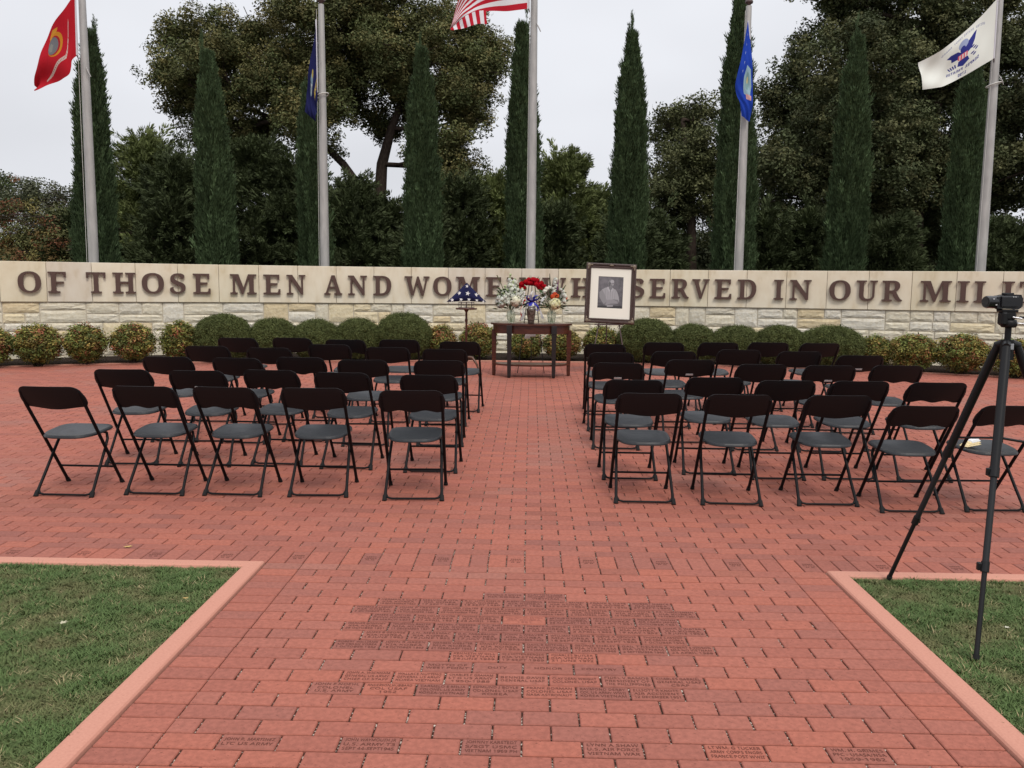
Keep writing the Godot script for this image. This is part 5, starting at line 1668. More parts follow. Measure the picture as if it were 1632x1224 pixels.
# ---------------------------------------------------------------- portrait on an easel
func portrait_print() -> ImageTexture:
	var im := Image.create(370, 470, false, Image.FORMAT_RGB8)
	var n := FastNoiseLite.new()
	n.seed = 9
	n.frequency = 0.012
	n.fractal_octaves = 4
	for y in 470:
		for x in 370:
			var k: float = 0.095 + 0.05 * n.get_noise_2d(x, y) + 0.05 * (1.0 - Vector2(x - 90, y - 60).length() / 420.0)
			im.set_pixel(x, y, lin(k * 1.0, k * 0.93, k * 1.0))
	var grey := func(k: float) -> Color: return lin(k, k * 0.96, k * 1.0)
	var V := func(a: Array) -> Array: return a.map(func(e): return Vector2(e[0] / 370.0, e[1] / 470.0))
	# shirt, sleeves, folded arms; a seated older man in an open-necked shirt
	poly(im, V.call([[20, 240], [60, 195], [110, 165], [150, 160], [215, 170], [262, 190], [290, 235], [312, 300], [320, 370], [250, 375], [240, 350], [150, 400], [95, 415], [60, 360], [25, 300]]), grey.call(0.3))
	poly(im, V.call([[20, 240], [60, 200], [100, 260], [130, 340], [150, 395], [95, 415], [60, 370], [25, 310]]), grey.call(0.23))
	for k in 9:
		poly(im, V.call([[110 + k * 18, 200 + (k % 2) * 10], [116 + k * 18, 200], [122 + k * 16, 330], [116 + k * 16, 335]]), grey.call(0.25 if k % 2 == 0 else 0.34))
	poly(im, V.call([[150, 160], [185, 235], [205, 168], [186, 195]]), grey.call(0.16))
	poly(im, V.call([[130, 160], [152, 150], [182, 215], [160, 225]]), grey.call(0.38))
	poly(im, V.call([[205, 160], [228, 172], [212, 220], [186, 214]]), grey.call(0.36))
	poly(im, V.call([[95, 405], [150, 360], [230, 335], [300, 340], [318, 375], [300, 400], [220, 420], [130, 440]]), grey.call(0.17))
	poly(im, V.call([[140, 345], [230, 340], [290, 365], [300, 395], [200, 398], [120, 428]]), grey.call(0.24))
	poly(im, V.call([[0, 440], [370, 430], [370, 470], [0, 470]]), grey.call(0.035))
	poly(im, V.call([[140, 436], [230, 430], [232, 440], [142, 446]]), grey.call(0.5))
	# head
	poly(im, V.call([[158, 130], [212, 130], [210, 180], [186, 200], [160, 178]]), grey.call(0.17))
	poly(im, oval(Vector2(188 / 370.0, 98 / 470.0), Vector2(44 / 370.0, 60 / 470.0), 0.1), grey.call(0.2))
	poly(im, oval(Vector2(206 / 370.0, 72 / 470.0), Vector2(28 / 370.0, 28 / 470.0)), grey.call(0.34))
	poly(im, oval(Vector2(214 / 370.0, 112 / 470.0), Vector2(14 / 370.0, 22 / 470.0)), grey.call(0.27))
	poly(im, oval(Vector2(168 / 370.0, 112 / 470.0), Vector2(15 / 370.0, 36 / 470.0)), grey.call(0.11))
	poly(im, oval(Vector2(181 / 370.0, 96 / 470.0), Vector2(11 / 370.0, 5 / 470.0)), grey.call(0.06))
	poly(im, oval(Vector2(216 / 370.0, 97 / 470.0), Vector2(9 / 370.0, 5 / 470.0)), grey.call(0.07))
	poly(im, V.call([[197, 98], [206, 98], [210, 122], [194, 122]]), grey.call(0.24))
	poly(im, oval(Vector2(200 / 370.0, 138 / 470.0), Vector2(16 / 370.0, 4 / 470.0)), grey.call(0.08))
	poly(im, oval(Vector2(146 / 370.0, 104 / 470.0), Vector2(7 / 370.0, 15 / 470.0)), grey.call(0.15))
	var sm := im.duplicate()
	sm.resize(185, 235, Image.INTERPOLATE_LANCZOS)
	sm.resize(370, 470, Image.INTERPOLATE_CUBIC)
	return ImageTexture.create_from_image(sm)

func make_portrait() -> void:
	var g := gy(-12.8)
	var e := thing("display_easel", Vector3(1.15, g, -12.72), 0.0, "slender dark metal easel holding up the framed portrait", "easel")
	var b := MB.new()
	b.tube([Vector3(-0.28, 0, 0.12), Vector3(-0.12, 0.9, 0.0), Vector3(-0.03, 1.5, -0.12)], [0.009], 7)
	part("leg", b.mesh(), M.finial, e)
	b = MB.new()
	b.tube([Vector3(0.28, 0, 0.12), Vector3(0.13, 0.9, 0.0), Vector3(0.03, 1.5, -0.12)], [0.009], 7)
	part("leg", b.mesh(), M.finial, e)
	b = MB.new()
	b.tube([Vector3(0.0, 0, -0.45), Vector3(0.0, 1.5, -0.13)], [0.009], 7)
	part("leg", b.mesh(), M.finial, e)
	b = MB.new()
	b.box(Vector3(0.0, 0.755, 0.045), Vector3(0.42, 0.018, 0.07), 0.003)
	part("ledge", b.mesh(), M.finial, e)
	for s in [-1, 1]:
		b = MB.new()
		var pts := []
		for k in 15:
			var a := k / 14.0 * 4.6
			var rr := 0.035 * (1.0 - k / 22.0)
			pts.append(Vector3(s * (0.15 + cos(a) * rr), 0.71 + sin(a) * rr, 0.06))
		b.tube(pts, [0.005], 6)
		part("scroll", b.mesh(), M.finial, e)
	var f := thing("framed_portrait", Vector3(1.15, g + 0.768, -12.655), 0.0, "framed black and white portrait of a seated man in pale shirt", "portrait")
	f.rotation = Vector3(deg_to_rad(-9.0), 0.0, deg_to_rad(-2.1))
	var w := 0.735
	var h := 0.885
	var bw := 0.072
	# four mitred mouldings with a stepped profile
	var prof := [[0.0, 0.0], [0.0, 0.022], [0.012, 0.036], [0.026, 0.036], [0.034, 0.024], [0.044, 0.022], [0.053, 0.03], [0.061, 0.03], [0.072, 0.014], [0.072, 0.0]]
	var cn := [Vector2(-w / 2, 0), Vector2(w / 2, 0), Vector2(w / 2, h), Vector2(-w / 2, h)]
	for i in 4:
		var a: Vector2 = cn[i]
		var c: Vector2 = cn[(i + 1) % 4]
		var mid := Vector2(0, h / 2)
		var m := MB.new()
		for k in prof.size() - 1:
			var q := []
			for z in [[a, k], [c, k], [c, k + 1], [a, k + 1]]:
				var corner: Vector2 = z[0]
				var ins: float = prof[z[1]][0]
				var inn := Vector2(-sign(corner.x - mid.x), -sign(corner.y - mid.y)) * ins
				q.append(Vector3(corner.x + inn.x, corner.y + inn.y, prof[z[1]][1]))
			var dn := (a + c) * 0.5 - mid
			m.quad(q[0], q[1], q[2], q[3], Vector3(dn.x * (1 if k < 4 else 0), dn.y * (1 if k < 4 else 0), 0.6))
		part("moulding", m.mesh(), M.frame_wood, f)
	for i in 4:
		var m := MB.new()
		var c: Vector2 = cn[i]
		var inn := Vector2(-sign(c.x), 1.0 if c.y < 0.1 else -1.0)
		m.ball(Vector3(c.x + inn.x * 0.035, c.y + inn.y * 0.035, 0.03), Vector3(0.03, 0.03, 0.012), 5, 8)
		m.ball(Vector3(c.x + inn.x * 0.075, c.y + inn.y * 0.03, 0.03), Vector3(0.024, 0.014, 0.01), 5, 8)
		m.ball(Vector3(c.x + inn.x * 0.03, c.y + inn.y * 0.075, 0.03), Vector3(0.014, 0.024, 0.01), 5, 8)
		part("corner_ornament", m.mesh(), M.gilt, f)
	var om := MB.new()
	om.ball(Vector3(0, h - 0.03, 0.032), Vector3(0.035, 0.014, 0.012), 5, 8)
	part("crest_ornament", om.mesh(), M.gilt, f)
	# mat board with a bevelled window, then the print set back behind it
	var mb := MB.new()
	var ow := w / 2 - bw + 0.004
	var oh0 := bw - 0.004
	var oh1 := h - bw + 0.004
	var iw := 0.183
	var ih0 := h / 2 - 0.215
	var ih1 := h / 2 + 0.25
	var zz := 0.008
	for q in [[-ow, oh0, ow, ih0], [-ow, ih1, ow, oh1], [-ow, ih0, -iw, ih1], [iw, ih0, ow, ih1]]:
		mb.quad(Vector3(q[0], q[1], zz), Vector3(q[2], q[1], zz), Vector3(q[2], q[3], zz), Vector3(q[0], q[3], zz), Vector3(0, 0, 1))
	var win := [Vector2(-iw, ih0), Vector2(iw, ih0), Vector2(iw, ih1), Vector2(-iw, ih1)]
	for i in 4:
		var a: Vector2 = win[i]
		var c: Vector2 = win[(i + 1) % 4]
		mb.quad(Vector3(a.x, a.y, zz), Vector3(c.x, c.y, zz), Vector3(c.x, c.y, 0.003), Vector3(a.x, a.y, 0.003), Vector3(-(a.x + c.x), h - (a.y + c.y), 0.2))
	part("mat_board", mb.mesh(), M.mat_board, f)
	var pb := MB.new()
	var corners := [Vector3(-iw, ih1, 0.004), Vector3(iw, ih1, 0.004), Vector3(iw, ih0, 0.004), Vector3(-iw, ih0, 0.004)]
	pb.quad(corners[0], corners[1], corners[2], corners[3], Vector3(0, 0, 1))
	var pm := mat("photo_print", Color(1, 1, 1), 0.35, 0.4)
	pm.albedo_texture = portrait_print()
	pm.texture_repeat = false
	part("photograph", pb.mesh(), pm, f)
	var back := MB.new()
	back.box(Vector3(0, h / 2, -0.006), Vector3(w - 0.02, h - 0.02, 0.01), 0.0)
	part("backing_board", back.mesh(), M.brown_wood, f)

# ---------------------------------------------------------------- folded flag on its stand
func make_flag_stand() -> void:
	var z := -12.62
	var g := gy(z)
	var o := thing("pedestal_stand", Vector3(-0.945, g, z), 0.0, "turned dark wood pedestal stand carrying the folded flag", "stand")
	var b := MB.new()
	b.lathe([[0.0, 0.955], [0.15, 0.957], [0.158, 0.966], [0.158, 0.974], [0.15, 0.98], [0.0, 0.981]], Vector3.ZERO, 28)
	part("top", b.mesh(), M.dark_mahogany, o)
	b = MB.new()
	b.lathe([[0.03, 0.2], [0.034, 0.24], [0.02, 0.27], [0.024, 0.33], [0.03, 0.38], [0.018, 0.42], [0.015, 0.55], [0.022, 0.6], [0.015, 0.64], [0.014, 0.76], [0.024, 0.8], [0.016, 0.83], [0.016, 0.92], [0.04, 0.956]], Vector3.ZERO, 16)
	part("post", b.mesh(), M.dark_mahogany, o)
	for k in 3:
		var a := TAU * k / 3.0 + 0.3
		var d := Vector3(cos(a), 0, sin(a))
		b = MB.new()
		b.tube([d * 0.02 + Vector3.UP * 0.26, d * 0.1 + Vector3.UP * 0.25, d * 0.17 + Vector3.UP * 0.15, d * 0.21 + Vector3.UP * 0.04, d * 0.25 + Vector3.UP * 0.012], [0.022, 0.02, 0.017, 0.014, 0.014], 8)
		part("leg", b.mesh(), M.brown_wood, o)
	b = MB.new()
	for k in 8:
		var a := TAU * k / 8.0
		var p := Vector3(cos(a) * 0.11, 0.98, sin(a) * 0.06)
		b.tube([p, p + Vector3(0, 0.09, 0)], [0.004], 6)
	for y in [0.985, 1.06]:
		var pts := []
		for k in 25:
			pts.append(Vector3(cos(TAU * k / 24.0) * 0.11, y, sin(TAU * k / 24.0) * 0.06))
		b.tube(pts, [0.004], 5, false)
	part("wire_cradle", b.mesh(), M.finial, o)
	var f := thing("folded_flag", Vector3(-0.945, g + 1.065, z), 0.0, "blue flag with white stars folded into a triangle", "flag")
	# puffed triangle: a grid in barycentric coordinates, thickest in the middle
	var A := Vector2(-0.292, 0.0)
	var B := Vector2(0.292, 0.004)
	var C := Vector2(0.005, 0.285)
	var m := MB.new()
	m.tint = Color(1, 1, 1)
	var N := 14
	var P := func(i: int, j: int, s: float) -> Vector3:
		var u := float(i) / N
		var v := float(j) / N
		var w: float = 1.0 - u - v
		var q: Vector2 = A * u + B * v + C * w
		var edge: float = min(u, min(v, w)) * 3.0
		var puff: float = 0.012 + 0.042 * pow(clamp(edge, 0.0, 1.0), 0.45)
		var sag: float = 0.014 * sin(u * PI) * sin(v * PI) + 0.02 * (u * w + v * w) * -1.0
		return Vector3(q.x, q.y + sag, s * puff)
	for s in [-1.0, 1.0]:
		for i in N:
			for j in N - i:
				var tris := [[[i, j], [i + 1, j], [i, j + 1]]]
				if i + j < N - 1:
					tris.append([[i + 1, j], [i + 1, j + 1], [i, j + 1]])
				for q in tris:
					var p0: Vector3 = P.call(q[0][0], q[0][1], s)
					var p1: Vector3 = P.call(q[1][0], q[1][1], s)
					var p2: Vector3 = P.call(q[2][0], q[2][1], s)
					var nn := (p1 - p0).cross(p2 - p0).normalized()
					if nn.z * s < 0: nn = -nn
					m.tri(p0, p1, p2, nn, nn, nn)
	for k in N:
		for e in [[k, 0, k + 1, 0], [0, k, 0, k + 1], [k, N - k, k + 1, N - k - 1]]:
			var p0: Vector3 = P.call(e[0], e[1], 1.0)
			var p1: Vector3 = P.call(e[2], e[3], 1.0)
			var p2: Vector3 = P.call(e[2], e[3], -1.0)
			var p3: Vector3 = P.call(e[0], e[1], -1.0)
			m.quad(p0, p1, p2, p3, Vector3((p0 + p1).x, (p0 + p1).y - 0.2, 0))
	part("cloth", m.mesh(), mat("flag_blue", lin(0.014, 0.016, 0.06), 0.9, 0.3), f)
	for s in [[0.01, 0.232, 0.027], [-0.1, 0.13, 0.034], [0.022, 0.128, 0.038], [0.145, 0.11, 0.034], [-0.205, 0.03, 0.032], [-0.075, 0.04, 0.03], [0.04, 0.04, 0.03], [0.155, 0.03, 0.026], [0.25, 0.012, 0.02]]:
		var pts := PackedVector2Array()
		for q in star(Vector2.ZERO, s[2], 1.0, PI + rng.randf_range(-0.3, 0.3)):
			pts.append(q)
		var sm := MB.new()
		sm.slab(pts, 0.0, 0.002)
		# find the cloth's height under the star
		var u: float = clamp((B.x - s[0]) / (B.x - A.x) * 1.0 - s[1] / 0.285 * 0.49, 0.02, 0.96)
		var w: float = clamp(s[1] / 0.285, 0.02, 0.96)
		var v: float = max(1.0 - u - w, 0.02)
		var edge: float = min(u, min(v, w)) * 3.0
		var puff := 0.012 + 0.042 * pow(clamp(edge, 0.0, 1.0), 0.45)
		var so := part("star", sm.mesh(), M.white_cloth, f, Vector3(s[0], s[1], puff + 0.001))
		so.rotation.x = -0.12

# ---------------------------------------------------------------- chairs
func seat_mesh() -> ArrayMesh:
	var b := MB.new()
	var rings := [0.0, 0.3, 0.55, 0.75, 0.88, 0.95, 0.985, 1.0]
	var n := 36
	var pos := func(r: float, k: int, under: bool) -> Vector3:
		var a := TAU * k / n
		var e := 0.42
		var cx: float = sign(cos(a)) * pow(abs(cos(a)), e if sin(a) < 0 else 0.6)
		var sz: float = sign(sin(a)) * pow(abs(sin(a)), e if sin(a) < 0 else 0.85)
		var half: float = 0.2 - 0.012 * (sz * 0.5 + 0.5)
		var x: float = cx * half * r
		var z: float = sz * 0.205 * r - 0.005
		var y: float = 0.442 - 0.035 * (z + 0.2)
		if under:
			return Vector3(x * 0.985, y - 0.017, z * 0.985)
		var dish: float = -0.014 * pow(1.0 - min(r, 1.0), 0.8) if r < 0.95 else 0.0
		var lip: float = -0.004 * smoothstep(0.95, 0.985, r) - 0.008 * smoothstep(0.985, 1.0, r)
		return Vector3(x, y + dish + lip + 0.006 * smoothstep(0.6, 0.93, r) * (1.0 - smoothstep(0.93, 1.0, r)), z)
	for i in rings.size() - 1:
		for k in n:
			var q := []
			for e in [[i, k], [i + 1, k], [i + 1, k + 1], [i, k + 1]]:
				q.append(pos.call(rings[e[0]], e[1] % n, false))
			var nn := []
			for e in q.size():
				var d: Vector3 = q[e]
				nn.append(Vector3.UP)
			if i < 5:
				var c1: Vector3 = (q[2] - q[0]).cross(q[3] - q[1]).normalized()
				if c1.y < 0: c1 = -c1
				b.tri(q[0], q[1], q[2], c1, c1, c1)
				if i > 0: b.tri(q[0], q[2], q[3], c1, c1, c1)
			else:
				b.quad(q[0], q[1], q[2], q[3], Vector3(q[1].x, 0.25, q[1].z))
	for k in n:
		var a: Vector3 = pos.call(1.0, k, false)
		var c: Vector3 = pos.call(1.0, (k + 1) % n, false)
		var d: Vector3 = pos.call(1.0, k, true)
		var e: Vector3 = pos.call(1.0, (k + 1) % n, true)
		b.quad(a, c, e, d, Vector3(a.x, 0, a.z))
		b.tri(d, e, Vector3(0, 0.42, 0), Vector3.DOWN, Vector3.DOWN, Vector3.DOWN)
	return b.mesh()

func back_mesh(wavy: bool) -> ArrayMesh:
	var b := MB.new()
	var n := 30
	var hw := 0.228
	var front := []
	var rear := []
	var at := func(x: float, y: float, t: float) -> Vector3:
		return Vector3(x, y, -0.215 + 0.681 * y + 0.022 * (1.0 - pow(x / hw, 2.0)) - 0.012 + t)
	var rows := 7
	for i in n + 1:
		var x := -hw + 2.0 * hw * i / n
		var k: float = abs(x) / hw
		var top: float = 0.80 - 0.075 * (1.0 - sqrt(max(1.0 - pow(max(k - 0.68, 0.0) / 0.32, 2.0), 0.0)))
		var low: float = 0.642 - (0.022 * pow(cos(k * PI * 0.5), 2.0) if not wavy else 0.016 * (0.5 + 0.5 * cos(k * PI * 2.6))) + 0.004
		if k > 0.9: low += 0.03 * pow((k - 0.9) / 0.1, 2.0)
		var cf := []
		var cr := []
		for j in rows + 1:
			var f := float(j) / rows
			var y: float = lerp(low, top, f)
			var th: float = 0.012 * pow(sin(PI * clamp(f * 0.96 + 0.02, 0.0, 1.0)), 0.35) * (0.55 + 0.45 * sqrt(max(1.0 - pow(k, 6.0), 0.0)))
			cf.append(at.call(x, y, -th))
			cr.append(at.call(x, y, th))
		front.append(cf)
		rear.append(cr)
	for s in [[front, -1.0], [rear, 1.0]]:
		var g: Array = s[0]
		for i in n:
			for j in rows:
				b.quad(g[i][j], g[i + 1][j], g[i + 1][j + 1], g[i][j + 1], Vector3(0, -0.5, 1) * s[1])
	for i in n:
		b.quad(front[i][rows], front[i + 1][rows], rear[i + 1][rows], rear[i][rows], Vector3(0, 1, 0))
		b.quad(front[i][0], front[i + 1][0], rear[i + 1][0], rear[i][0], Vector3(0, -1, 0))
	for i in [0, n]:
		for j in rows:
			b.quad(front[i][j], front[i][j + 1], rear[i][j + 1], rear[i][j], Vector3(-1 if i == 0 else 1, 0, 0))
	return b.mesh()

func make_chair(wavy: bool) -> Node3D:
	var t := Node3D.new()
	t.name = numbered("folding_chair")
	add_child(t)
	t.set_meta("category", "chair")
	part("seat", seat_mesh(), M.seat_plastic, t)
	part("backrest", back_mesh(wavy), M.black_plastic, t)
	for s in [-1, 1]:
		var b := MB.new()
		var x: float = s * 0.206
		b.tube([Vector3(x, 0.012, -0.207), Vector3(x, 0.4, 0.0574), Vector3(s * 0.208, 0.66, 0.2345), Vector3(s * 0.203, 0.765, 0.3)], [0.0115], 10)
		var fl := part("front_leg", b.mesh(), M.black_tube, t)
		b = MB.new()
		b.tube([Vector3(s * 0.15, 0.418, -0.06), Vector3(s * 0.168, 0.4, -0.1), Vector3(s * 0.18, 0.36, -0.085), Vector3(s * 0.186, 0.28, -0.02), Vector3(s * 0.192, 0.14, 0.098), Vector3(s * 0.2, 0.012, 0.206)], [0.0105], 10)
		var rl := part("rear_leg", b.mesh(), M.black_tube, t)
		b = MB.new()
		b.tube([Vector3(x, 0.0, -0.216), Vector3(x, 0.028, -0.196)], [0.0165, 0.0145], 10)
		part("foot_cap", b.mesh(), M.rubber, fl)
		b = MB.new()
		b.tube([Vector3(s * 0.2005, 0.0, 0.216), Vector3(s * 0.199, 0.034, 0.188)], [0.0165, 0.0145], 10)
		part("foot_cap", b.mesh(), M.rubber, rl)
		b = MB.new()
		b.tube([Vector3(s * 0.19, 0.285, -0.02), Vector3(s * 0.216, 0.285, -0.02)], [0.008], 8)
		part("pivot_rivet", b.mesh(), M.black_tube, rl)
	var c := MB.new()
	c.tube([Vector3(-0.206, 0.145, -0.116), Vector3(0.206, 0.145, -0.116)], [0.008], 8)
	part("front_crossbar", c.mesh(), M.black_tube, t)
	c = MB.new()
	c.tube([Vector3(-0.196, 0.075, 0.152), Vector3(-0.193, 0.04, 0.181), Vector3(-0.178, 0.02, 0.198), Vector3(-0.15, 0.014, 0.203), Vector3(0.15, 0.014, 0.203), Vector3(0.178, 0.02, 0.198), Vector3(0.193, 0.04, 0.181), Vector3(0.196, 0.075, 0.152)], [0.008], 8)
	part("rear_crossbar", c.mesh(), M.black_tube, t)
	return t

func make_chairs() -> void:
	var protos := [make_chair(false), make_chair(true)]
	var used := [false, false]
	# back-rest tops (x, z) row by row; the front row is nearest to the table
	var L := [[[-3.25, -9.42], [-2.66, -9.5], [-2.03, -9.35], [-1.45, -9.43], [-0.77, -9.29]], [[-3.24, -8.5], [-2.58, -8.39], [-2.08, -8.8], [-1.44, -8.59], [-0.85, -8.47]], [[-3.23, -7.53], [-2.6, -7.5], [-2.06, -7.61], [-1.47, -7.47], [-0.8, -7.5]], [[-3.21, -6.64], [-2.61, -6.62], [-2.06, -6.71], [-1.47, -6.61], [-0.78, -6.53]], [[-3.26, -5.7], [-2.65, -5.77], [-2.1, -5.78], [-1.485, -5.79], [-0.8, -5.74]]]
	var R := [[[0.8, -9.2], [1.47, -9.47], [2.09, -9.54], [2.66, -9.62], [3.23, -9.61]], [[0.79, -8.33], [1.43, -8.52], [2.13, -8.76], [2.71, -8.65], [3.2, -8.35]], [[0.77, -7.48], [1.46, -7.79], [2.03, -7.51], [2.61, -7.48], [3.22, -7.55]], [[0.78, -6.4], [1.43, -6.6], [1.94, -6.47], [2.5, -6.49], [3.07, -6.47]], [[0.81, -5.75], [1.41, -5.74], [2.085, -5.76], [2.6, -5.62], [3.2, -5.68]]]
	var rows := ["front row", "second row", "middle row", "fourth row", "back row"]
	var seats := ["on the aisle", "second from the aisle", "third from the aisle", "fourth from the aisle", "outermost seat"]
	var yaws := {"L4": [-1.4, -0.6, -2.3, 2.0, 2.7], "R4": [-0.6, -1.5, 0.3, -0.6, 2.0]}
	var tags := ["R20", "R21", "R23", "R14", "L33"]
	for side in ["L", "R"]:
		var block: Array = L if side == "L" else R
		for r in 5:
			for k in 5:
				var p: Array = block[r][k]
				var seat: int = 4 - k if side == "L" else k
				var yaw: float = deg_to_rad(yaws[side + "4"][k]) if r == 4 else deg_to_rad(rng.randf_range(-3.0, 3.0))
				var wavy: int = 1 if (side == "R" and (k >= 3 and r >= 2)) or rng.randf() < 0.3 else 0
				if r == 4 and side == "L": wavy = [0, 1, 1, 0, 1][k]
				var o: Node3D = protos[wavy]
				if used[wavy]:
					o = protos[wavy].duplicate()
					o.name = numbered("folding_chair")
					add_child(o)
				used[wavy] = true
				var low: bool = side == "R" and r == 4 and k >= 3
				var at := Vector3(p[0], 0, p[1]) - Basis(Vector3.UP, yaw) * Vector3(0, 0, 0.33)
				at.y = gy(at.z)
				o.transform = Transform3D(Basis(Vector3(1, 0, 0), atan(SLOPE)) * Basis(Vector3.UP, yaw), at)
				if low: o.scale = Vector3(1.0, 0.95, 1.0)
				o.set_meta("group", "black folding chairs in rows")
				o.set_meta("label", "black folding chair, %s, %s, %s side" % [rows[r], seats[seat], "flag stand" if side == "L" else "portrait"])
				if (side + str(r) + str(seat)) in tags:
					o.set_meta("label", o.get_meta("label") + ", white tag")
	# tags last, so that no copy inherits one
	for o in get_children():
		if str(o.get_meta("label", "")).ends_with("white tag"):
			var b := MB.new()
			b.box(Vector3(0.0, 0.655, -0.215 + 0.681 * 0.655 + 0.0235), Vector3(0.066, 0.019, 0.002), 0.0, Basis(Vector3(1, 0, 0), 0.6))
			part("paper_tag", b.mesh(), M.tag_paper, o)

# ---------------------------------------------------------------- tripod and camcorder
func make_tripod() -> void:
	var c := Vector3(2.155, 0, -3.925)
	var t := thing("camera_tripod", c, 0.0, "tall black tripod standing on the lawn with one foot at kerb", "tripod")
	var feet := [Vector3(1.862, 0, -3.444) - c, Vector3(1.905, 0, -4.425) - c, Vector3(2.73, 0, -3.9) - c]
	var top := 1.28
	for i in 3:
		var f: Vector3 = feet[i]
		f.y = 0.012
		var d := Vector3(f.x, 0, f.z).normalized()
		var a := d * 0.045 + Vector3.UP * top
		var p1 := a.lerp(f, 0.42)
		var p2 := a.lerp(f, 0.72)
		var leg := MB.new()
		leg.tube([a, a.lerp(f, 0.06), p1], [0.017, 0.02, 0.0185], 12)
		var lo := part("leg", leg.mesh(), M.tripod_black, t)
		var b := MB.new()
		b.tube([p1, p2], [0.0135, 0.0135], 12)
		part("middle_section", b.mesh(), M.tripod_grey, lo)
		b = MB.new()
		b.tube([p2, f.lerp(p2, 0.03)], [0.0105, 0.0105], 12)
		part("lower_section", b.mesh(), M.tripod_black, lo)
		b = MB.new()
		b.tube([f.lerp(p2, 0.05), f], [0.014, 0.012], 10)
		part("rubber_foot", b.mesh(), M.rubber, lo)
		for q in [p1, p2]:
			b = MB.new()
			var ax: Vector3 = (f - a).normalized()
			b.tube([q - ax * 0.022, q + ax * 0.022], [0.021 if q == p1 else 0.017], 12)
			var side := d.cross(Vector3.UP)
			b.box(q + side * 0.022 + d * 0.005, Vector3(0.018, 0.034, 0.018), 0.003)
			part("leg_clamp", b.mesh(), M.tripod_black, lo)
		# brace from the leg to the centre tube
		b = MB.new()
		b.tube([a.lerp(f, 0.36), Vector3(0, 0.86, 0)], [0.006], 6)
		part("brace", b.mesh(), M.tripod_black, t)
		b = MB.new()
		b.tube([d * 0.02 + Vector3.UP * (top + 0.012), d * 0.055 + Vector3.UP * (top + 0.002)], [0.019, 0.016], 8)
		part("shoulder", b.mesh(), M.tripod_black, t)
	var s := MB.new()
	s.tube([Vector3(0, 0.84, 0), Vector3(0, 1.4, 0)], [0.0135], 12)
	s.tube([Vector3(0, top - 0.06, 0), Vector3(0, top + 0.03, 0)], [0.03, 0.027], 12)
	part("centre_column", s.mesh(), M.tripod_black, t)
	s = MB.new()
	s.box(Vector3(0.0, top - 0.0, 0.033), Vector3(0.024, 0.026, 0.004), 0.001)
	part("badge", s.mesh(), M.silver, t)
	s = MB.new()
	s.lathe([[0.0, 1.365], [0.028, 1.365], [0.034, 1.372], [0.034, 1.388], [0.03, 1.4], [0.0, 1.401]], Vector3.ZERO, 16)
	s.box(Vector3(-0.008, 1.418, 0), Vector3(0.055, 0.036, 0.05), 0.006)
	s.box(Vector3(-0.035, 1.405, 0.012), Vector3(0.03, 0.06, 0.045), 0.008)
	s.box(Vector3(-0.01, 1.44, 0), Vector3(0.075, 0.012, 0.05), 0.003)
	part("pan_head", s.mesh(), M.tripod_black, t)
	s = MB.new()
	s.tube([Vector3(0.0, 1.412, 0.028), Vector3(0.035, 1.406, 0.04)], [0.004], 8)
	part("tilt_screw", s.mesh(), M.silver, t)
	s = MB.new()
	s.tube([Vector3(0.03, 1.413, 0.03), Vector3(0.06, 1.41, 0.035)], [0.005, 0.005], 8)
	s.tube([Vector3(0.055, 1.41, 0.034), Vector3(0.085, 1.408, 0.036), Vector3(0.125, 1.402, 0.04), Vector3(0.14, 1.4, 0.041)], [0.011, 0.015, 0.0145, 0.009], 10)
	part("pan_handle", s.mesh(), M.tripod_grey, t)
	s = MB.new()
	s.tube([Vector3(0.02, 1.385, 0.02), Vector3(0.24, 1.37, 0.06)], [0.004, 0.004], 8)
	part("pan_rod", s.mesh(), M.silver, t)
	# camcorder on the head, lens to the table
	var cam := thing("camcorder", Vector3(2.135, 1.4465, -3.925), deg_to_rad(14.0), "small black camcorder mounted on the tripod head", "camcorder")
	# local: lens along -x
	s = MB.new()
	var o := PackedVector2Array([Vector2(-0.062, 0.004), Vector2(0.052, 0.0), Vector2(0.066, 0.008), Vector2(0.07, 0.05), Vector2(0.062, 0.066), Vector2(0.0, 0.067), Vector2(-0.04, 0.06), Vector2(-0.062, 0.054)])
	s.slab(o, -0.027, 0.02)
	part("body", s.mesh(), M.camera_black, cam)
	s = MB.new()
	s.box(Vector3(0.0, 0.034, 0.0245), Vector3(0.09, 0.048, 0.009), 0.003)
	part("screen_cover", s.mesh(), M.camera_black, cam)
	s = MB.new()
	s.tube([Vector3(-0.055, 0.032, -0.003), Vector3(-0.075, 0.032, -0.003), Vector3(-0.098, 0.032, -0.003), Vector3(-0.104, 0.032, -0.003)], [0.026, 0.0275, 0.0275, 0.025], 20)
	part("lens_barrel", s.mesh(), M.camera_black, cam)
	s = MB.new()
	s.tube([Vector3(-0.103, 0.032, -0.003), Vector3(-0.1055, 0.032, -0.003)], [0.02, 0.019], 18)
	part("lens", s.mesh(), M.camera_black, cam)
	s = MB.new()
	s.box(Vector3(0.01, 0.0695, -0.003), Vector3(0.05, 0.008, 0.022), 0.002)
	part("accessory_shoe", s.mesh(), M.tripod_grey, cam)
	s = MB.new()
	s.box(Vector3(0.073, 0.032, 0.0), Vector3(0.014, 0.042, 0.03), 0.003)
	part("battery", s.mesh(), M.tripod_black, cam)
	s = MB.new()
	s.tube([Vector3(0.066, 0.06, -0.028), Vector3(0.083, 0.035, -0.035), Vector3(0.083, 0.012, -0.033), Vector3(0.07, -0.006, -0.03), Vector3(0.04, -0.008, -0.03), Vector3(-0.01, 0.0, -0.034), Vector3(-0.05, 0.02, -0.03)], [0.005], 6)
	part("hand_strap", s.mesh(), M.rubber, cam)
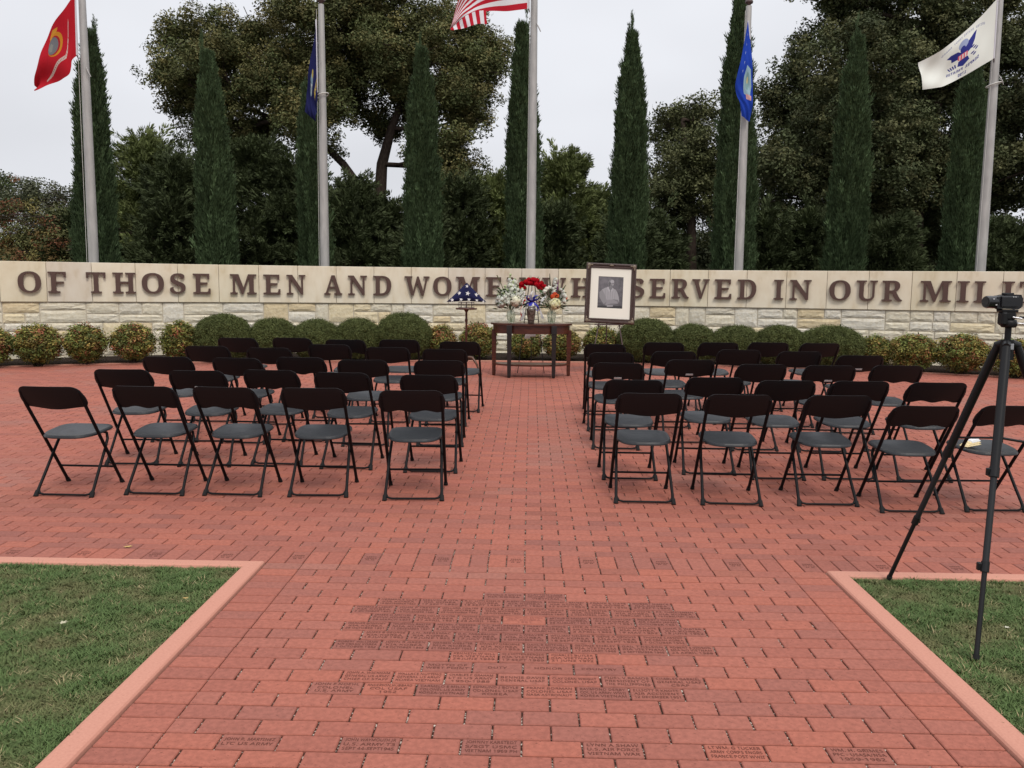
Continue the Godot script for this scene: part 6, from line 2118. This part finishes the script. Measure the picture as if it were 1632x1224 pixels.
	for k in [[-0.085, 0.046], [-0.07, 0.02]]:
		s = MB.new()
		s.box(Vector3(k[0], k[1], 0.0235), Vector3(0.008, 0.003, 0.002), 0.0)
		part("print_mark", s.mesh(), M.print_white, cam)
	for k in 2:
		s = MB.new()
		s.box(Vector3(0.012 + k * 0.012, 0.056, 0.0295), Vector3(0.007, 0.0025, 0.001), 0.0)
		part("print_mark", s.mesh(), M.print_white, cam)

# ---------------------------------------------------------------- small things
func fallen_leaf(at: Vector3, size: float, turn: float, col: Color, label: String) -> void:
	var o := thing("fallen_leaf", at, turn, label, "leaf", "fallen leaves")
	var b := MB.new()
	b.tint = col
	var lobes := [[0.0, 1.0], [0.42, 0.45], [0.8, 0.95], [1.25, 0.42], [1.7, 0.8], [2.4, 0.35], [PI, 0.3]]
	var ring := []
	for l in lobes: ring.append(Vector3(sin(l[0]) * l[1], 0.12 * l[1], cos(l[0]) * l[1]) * size)
	for k in range(lobes.size() - 2, 0, -1): ring.append(Vector3(-sin(lobes[k][0]) * lobes[k][1], 0.16 * lobes[k][1], cos(lobes[k][0]) * lobes[k][1]) * size)
	for i in ring.size():
		b.tri(Vector3(0, size * 0.03, 0), ring[i], ring[(i + 1) % ring.size()], Vector3.UP, Vector3.UP, Vector3.UP)
	part("blade", b.mesh(), M.petal, o)
	var s := MB.new()
	s.tint = col * 0.7
	s.tube([Vector3.ZERO, Vector3(0, size * 0.1, -size * 1.1)], [size * 0.03, size * 0.02], 5)
	part("stalk", s.mesh(), M.petal, o)

func make_small_things() -> void:
	fallen_leaf(Vector3(-2.32, 0.002, -4.79), 0.034, 0.7, Color(0.5, 0.33, 0.13), "yellow lobed leaf lying on the bricks beside the lawn border")
	fallen_leaf(Vector3(-2.05, 0.03, -3.6), 0.028, 2.0, Color(0.42, 0.4, 0.28), "pale curled leaf on the lawn without a tripod")
	fallen_leaf(Vector3(-1.63, 0.032, -3.92), 0.02, 0.3, Color(0.42, 0.3, 0.12), "small tan leaf standing in the grass by the kerb")
	fallen_leaf(Vector3(2.15, 0.03, -3.75), 0.018, 1.1, Color(0.5, 0.48, 0.38), "tiny pale leaf on the lawn under the tripod")
	# folded yellow cloth on the outermost back-row seat
	var seat := Vector3(3.2, 0, -5.68) - Vector3(0, 0, 0.33)
	var y := gy(seat.z) + 0.425
	var o := thing("folded_cloth", Vector3(seat.x - 0.115, y, seat.z + 0.02), 0.35, "pale yellow cloth lying folded on a black chair seat", "cloth")
	var r := RandomNumberGenerator.new()
	r.seed = 5
	for k in 3:
		var b := MB.new()
		var w := 0.125 - 0.02 * k
		var d := 0.075 - 0.008 * k
		var top := []
		var n := 8
		for i in n + 1:
			var row := []
			for j in n + 1:
				var fx := float(i) / n * 2.0 - 1.0
				var fz := float(j) / n * 2.0 - 1.0
				var e := (1.0 - pow(abs(fx), 4.0)) * (1.0 - pow(abs(fz), 4.0))
				row.append(Vector3(fx * w * 0.5 + 0.012 * k, k * 0.012 + 0.016 * pow(max(e, 0.0), 0.4) + r.randf_range(0, 0.003) * e + 0.006 * fx, fz * d * 0.5))
			top.append(row)
		for i in n:
			for j in n:
				b.quad(top[i][j], top[i + 1][j], top[i + 1][j + 1], top[i][j + 1], Vector3.UP)
		part("fold", b.mesh(), M.yellow_cloth if k < 2 else M.white_cloth, o)
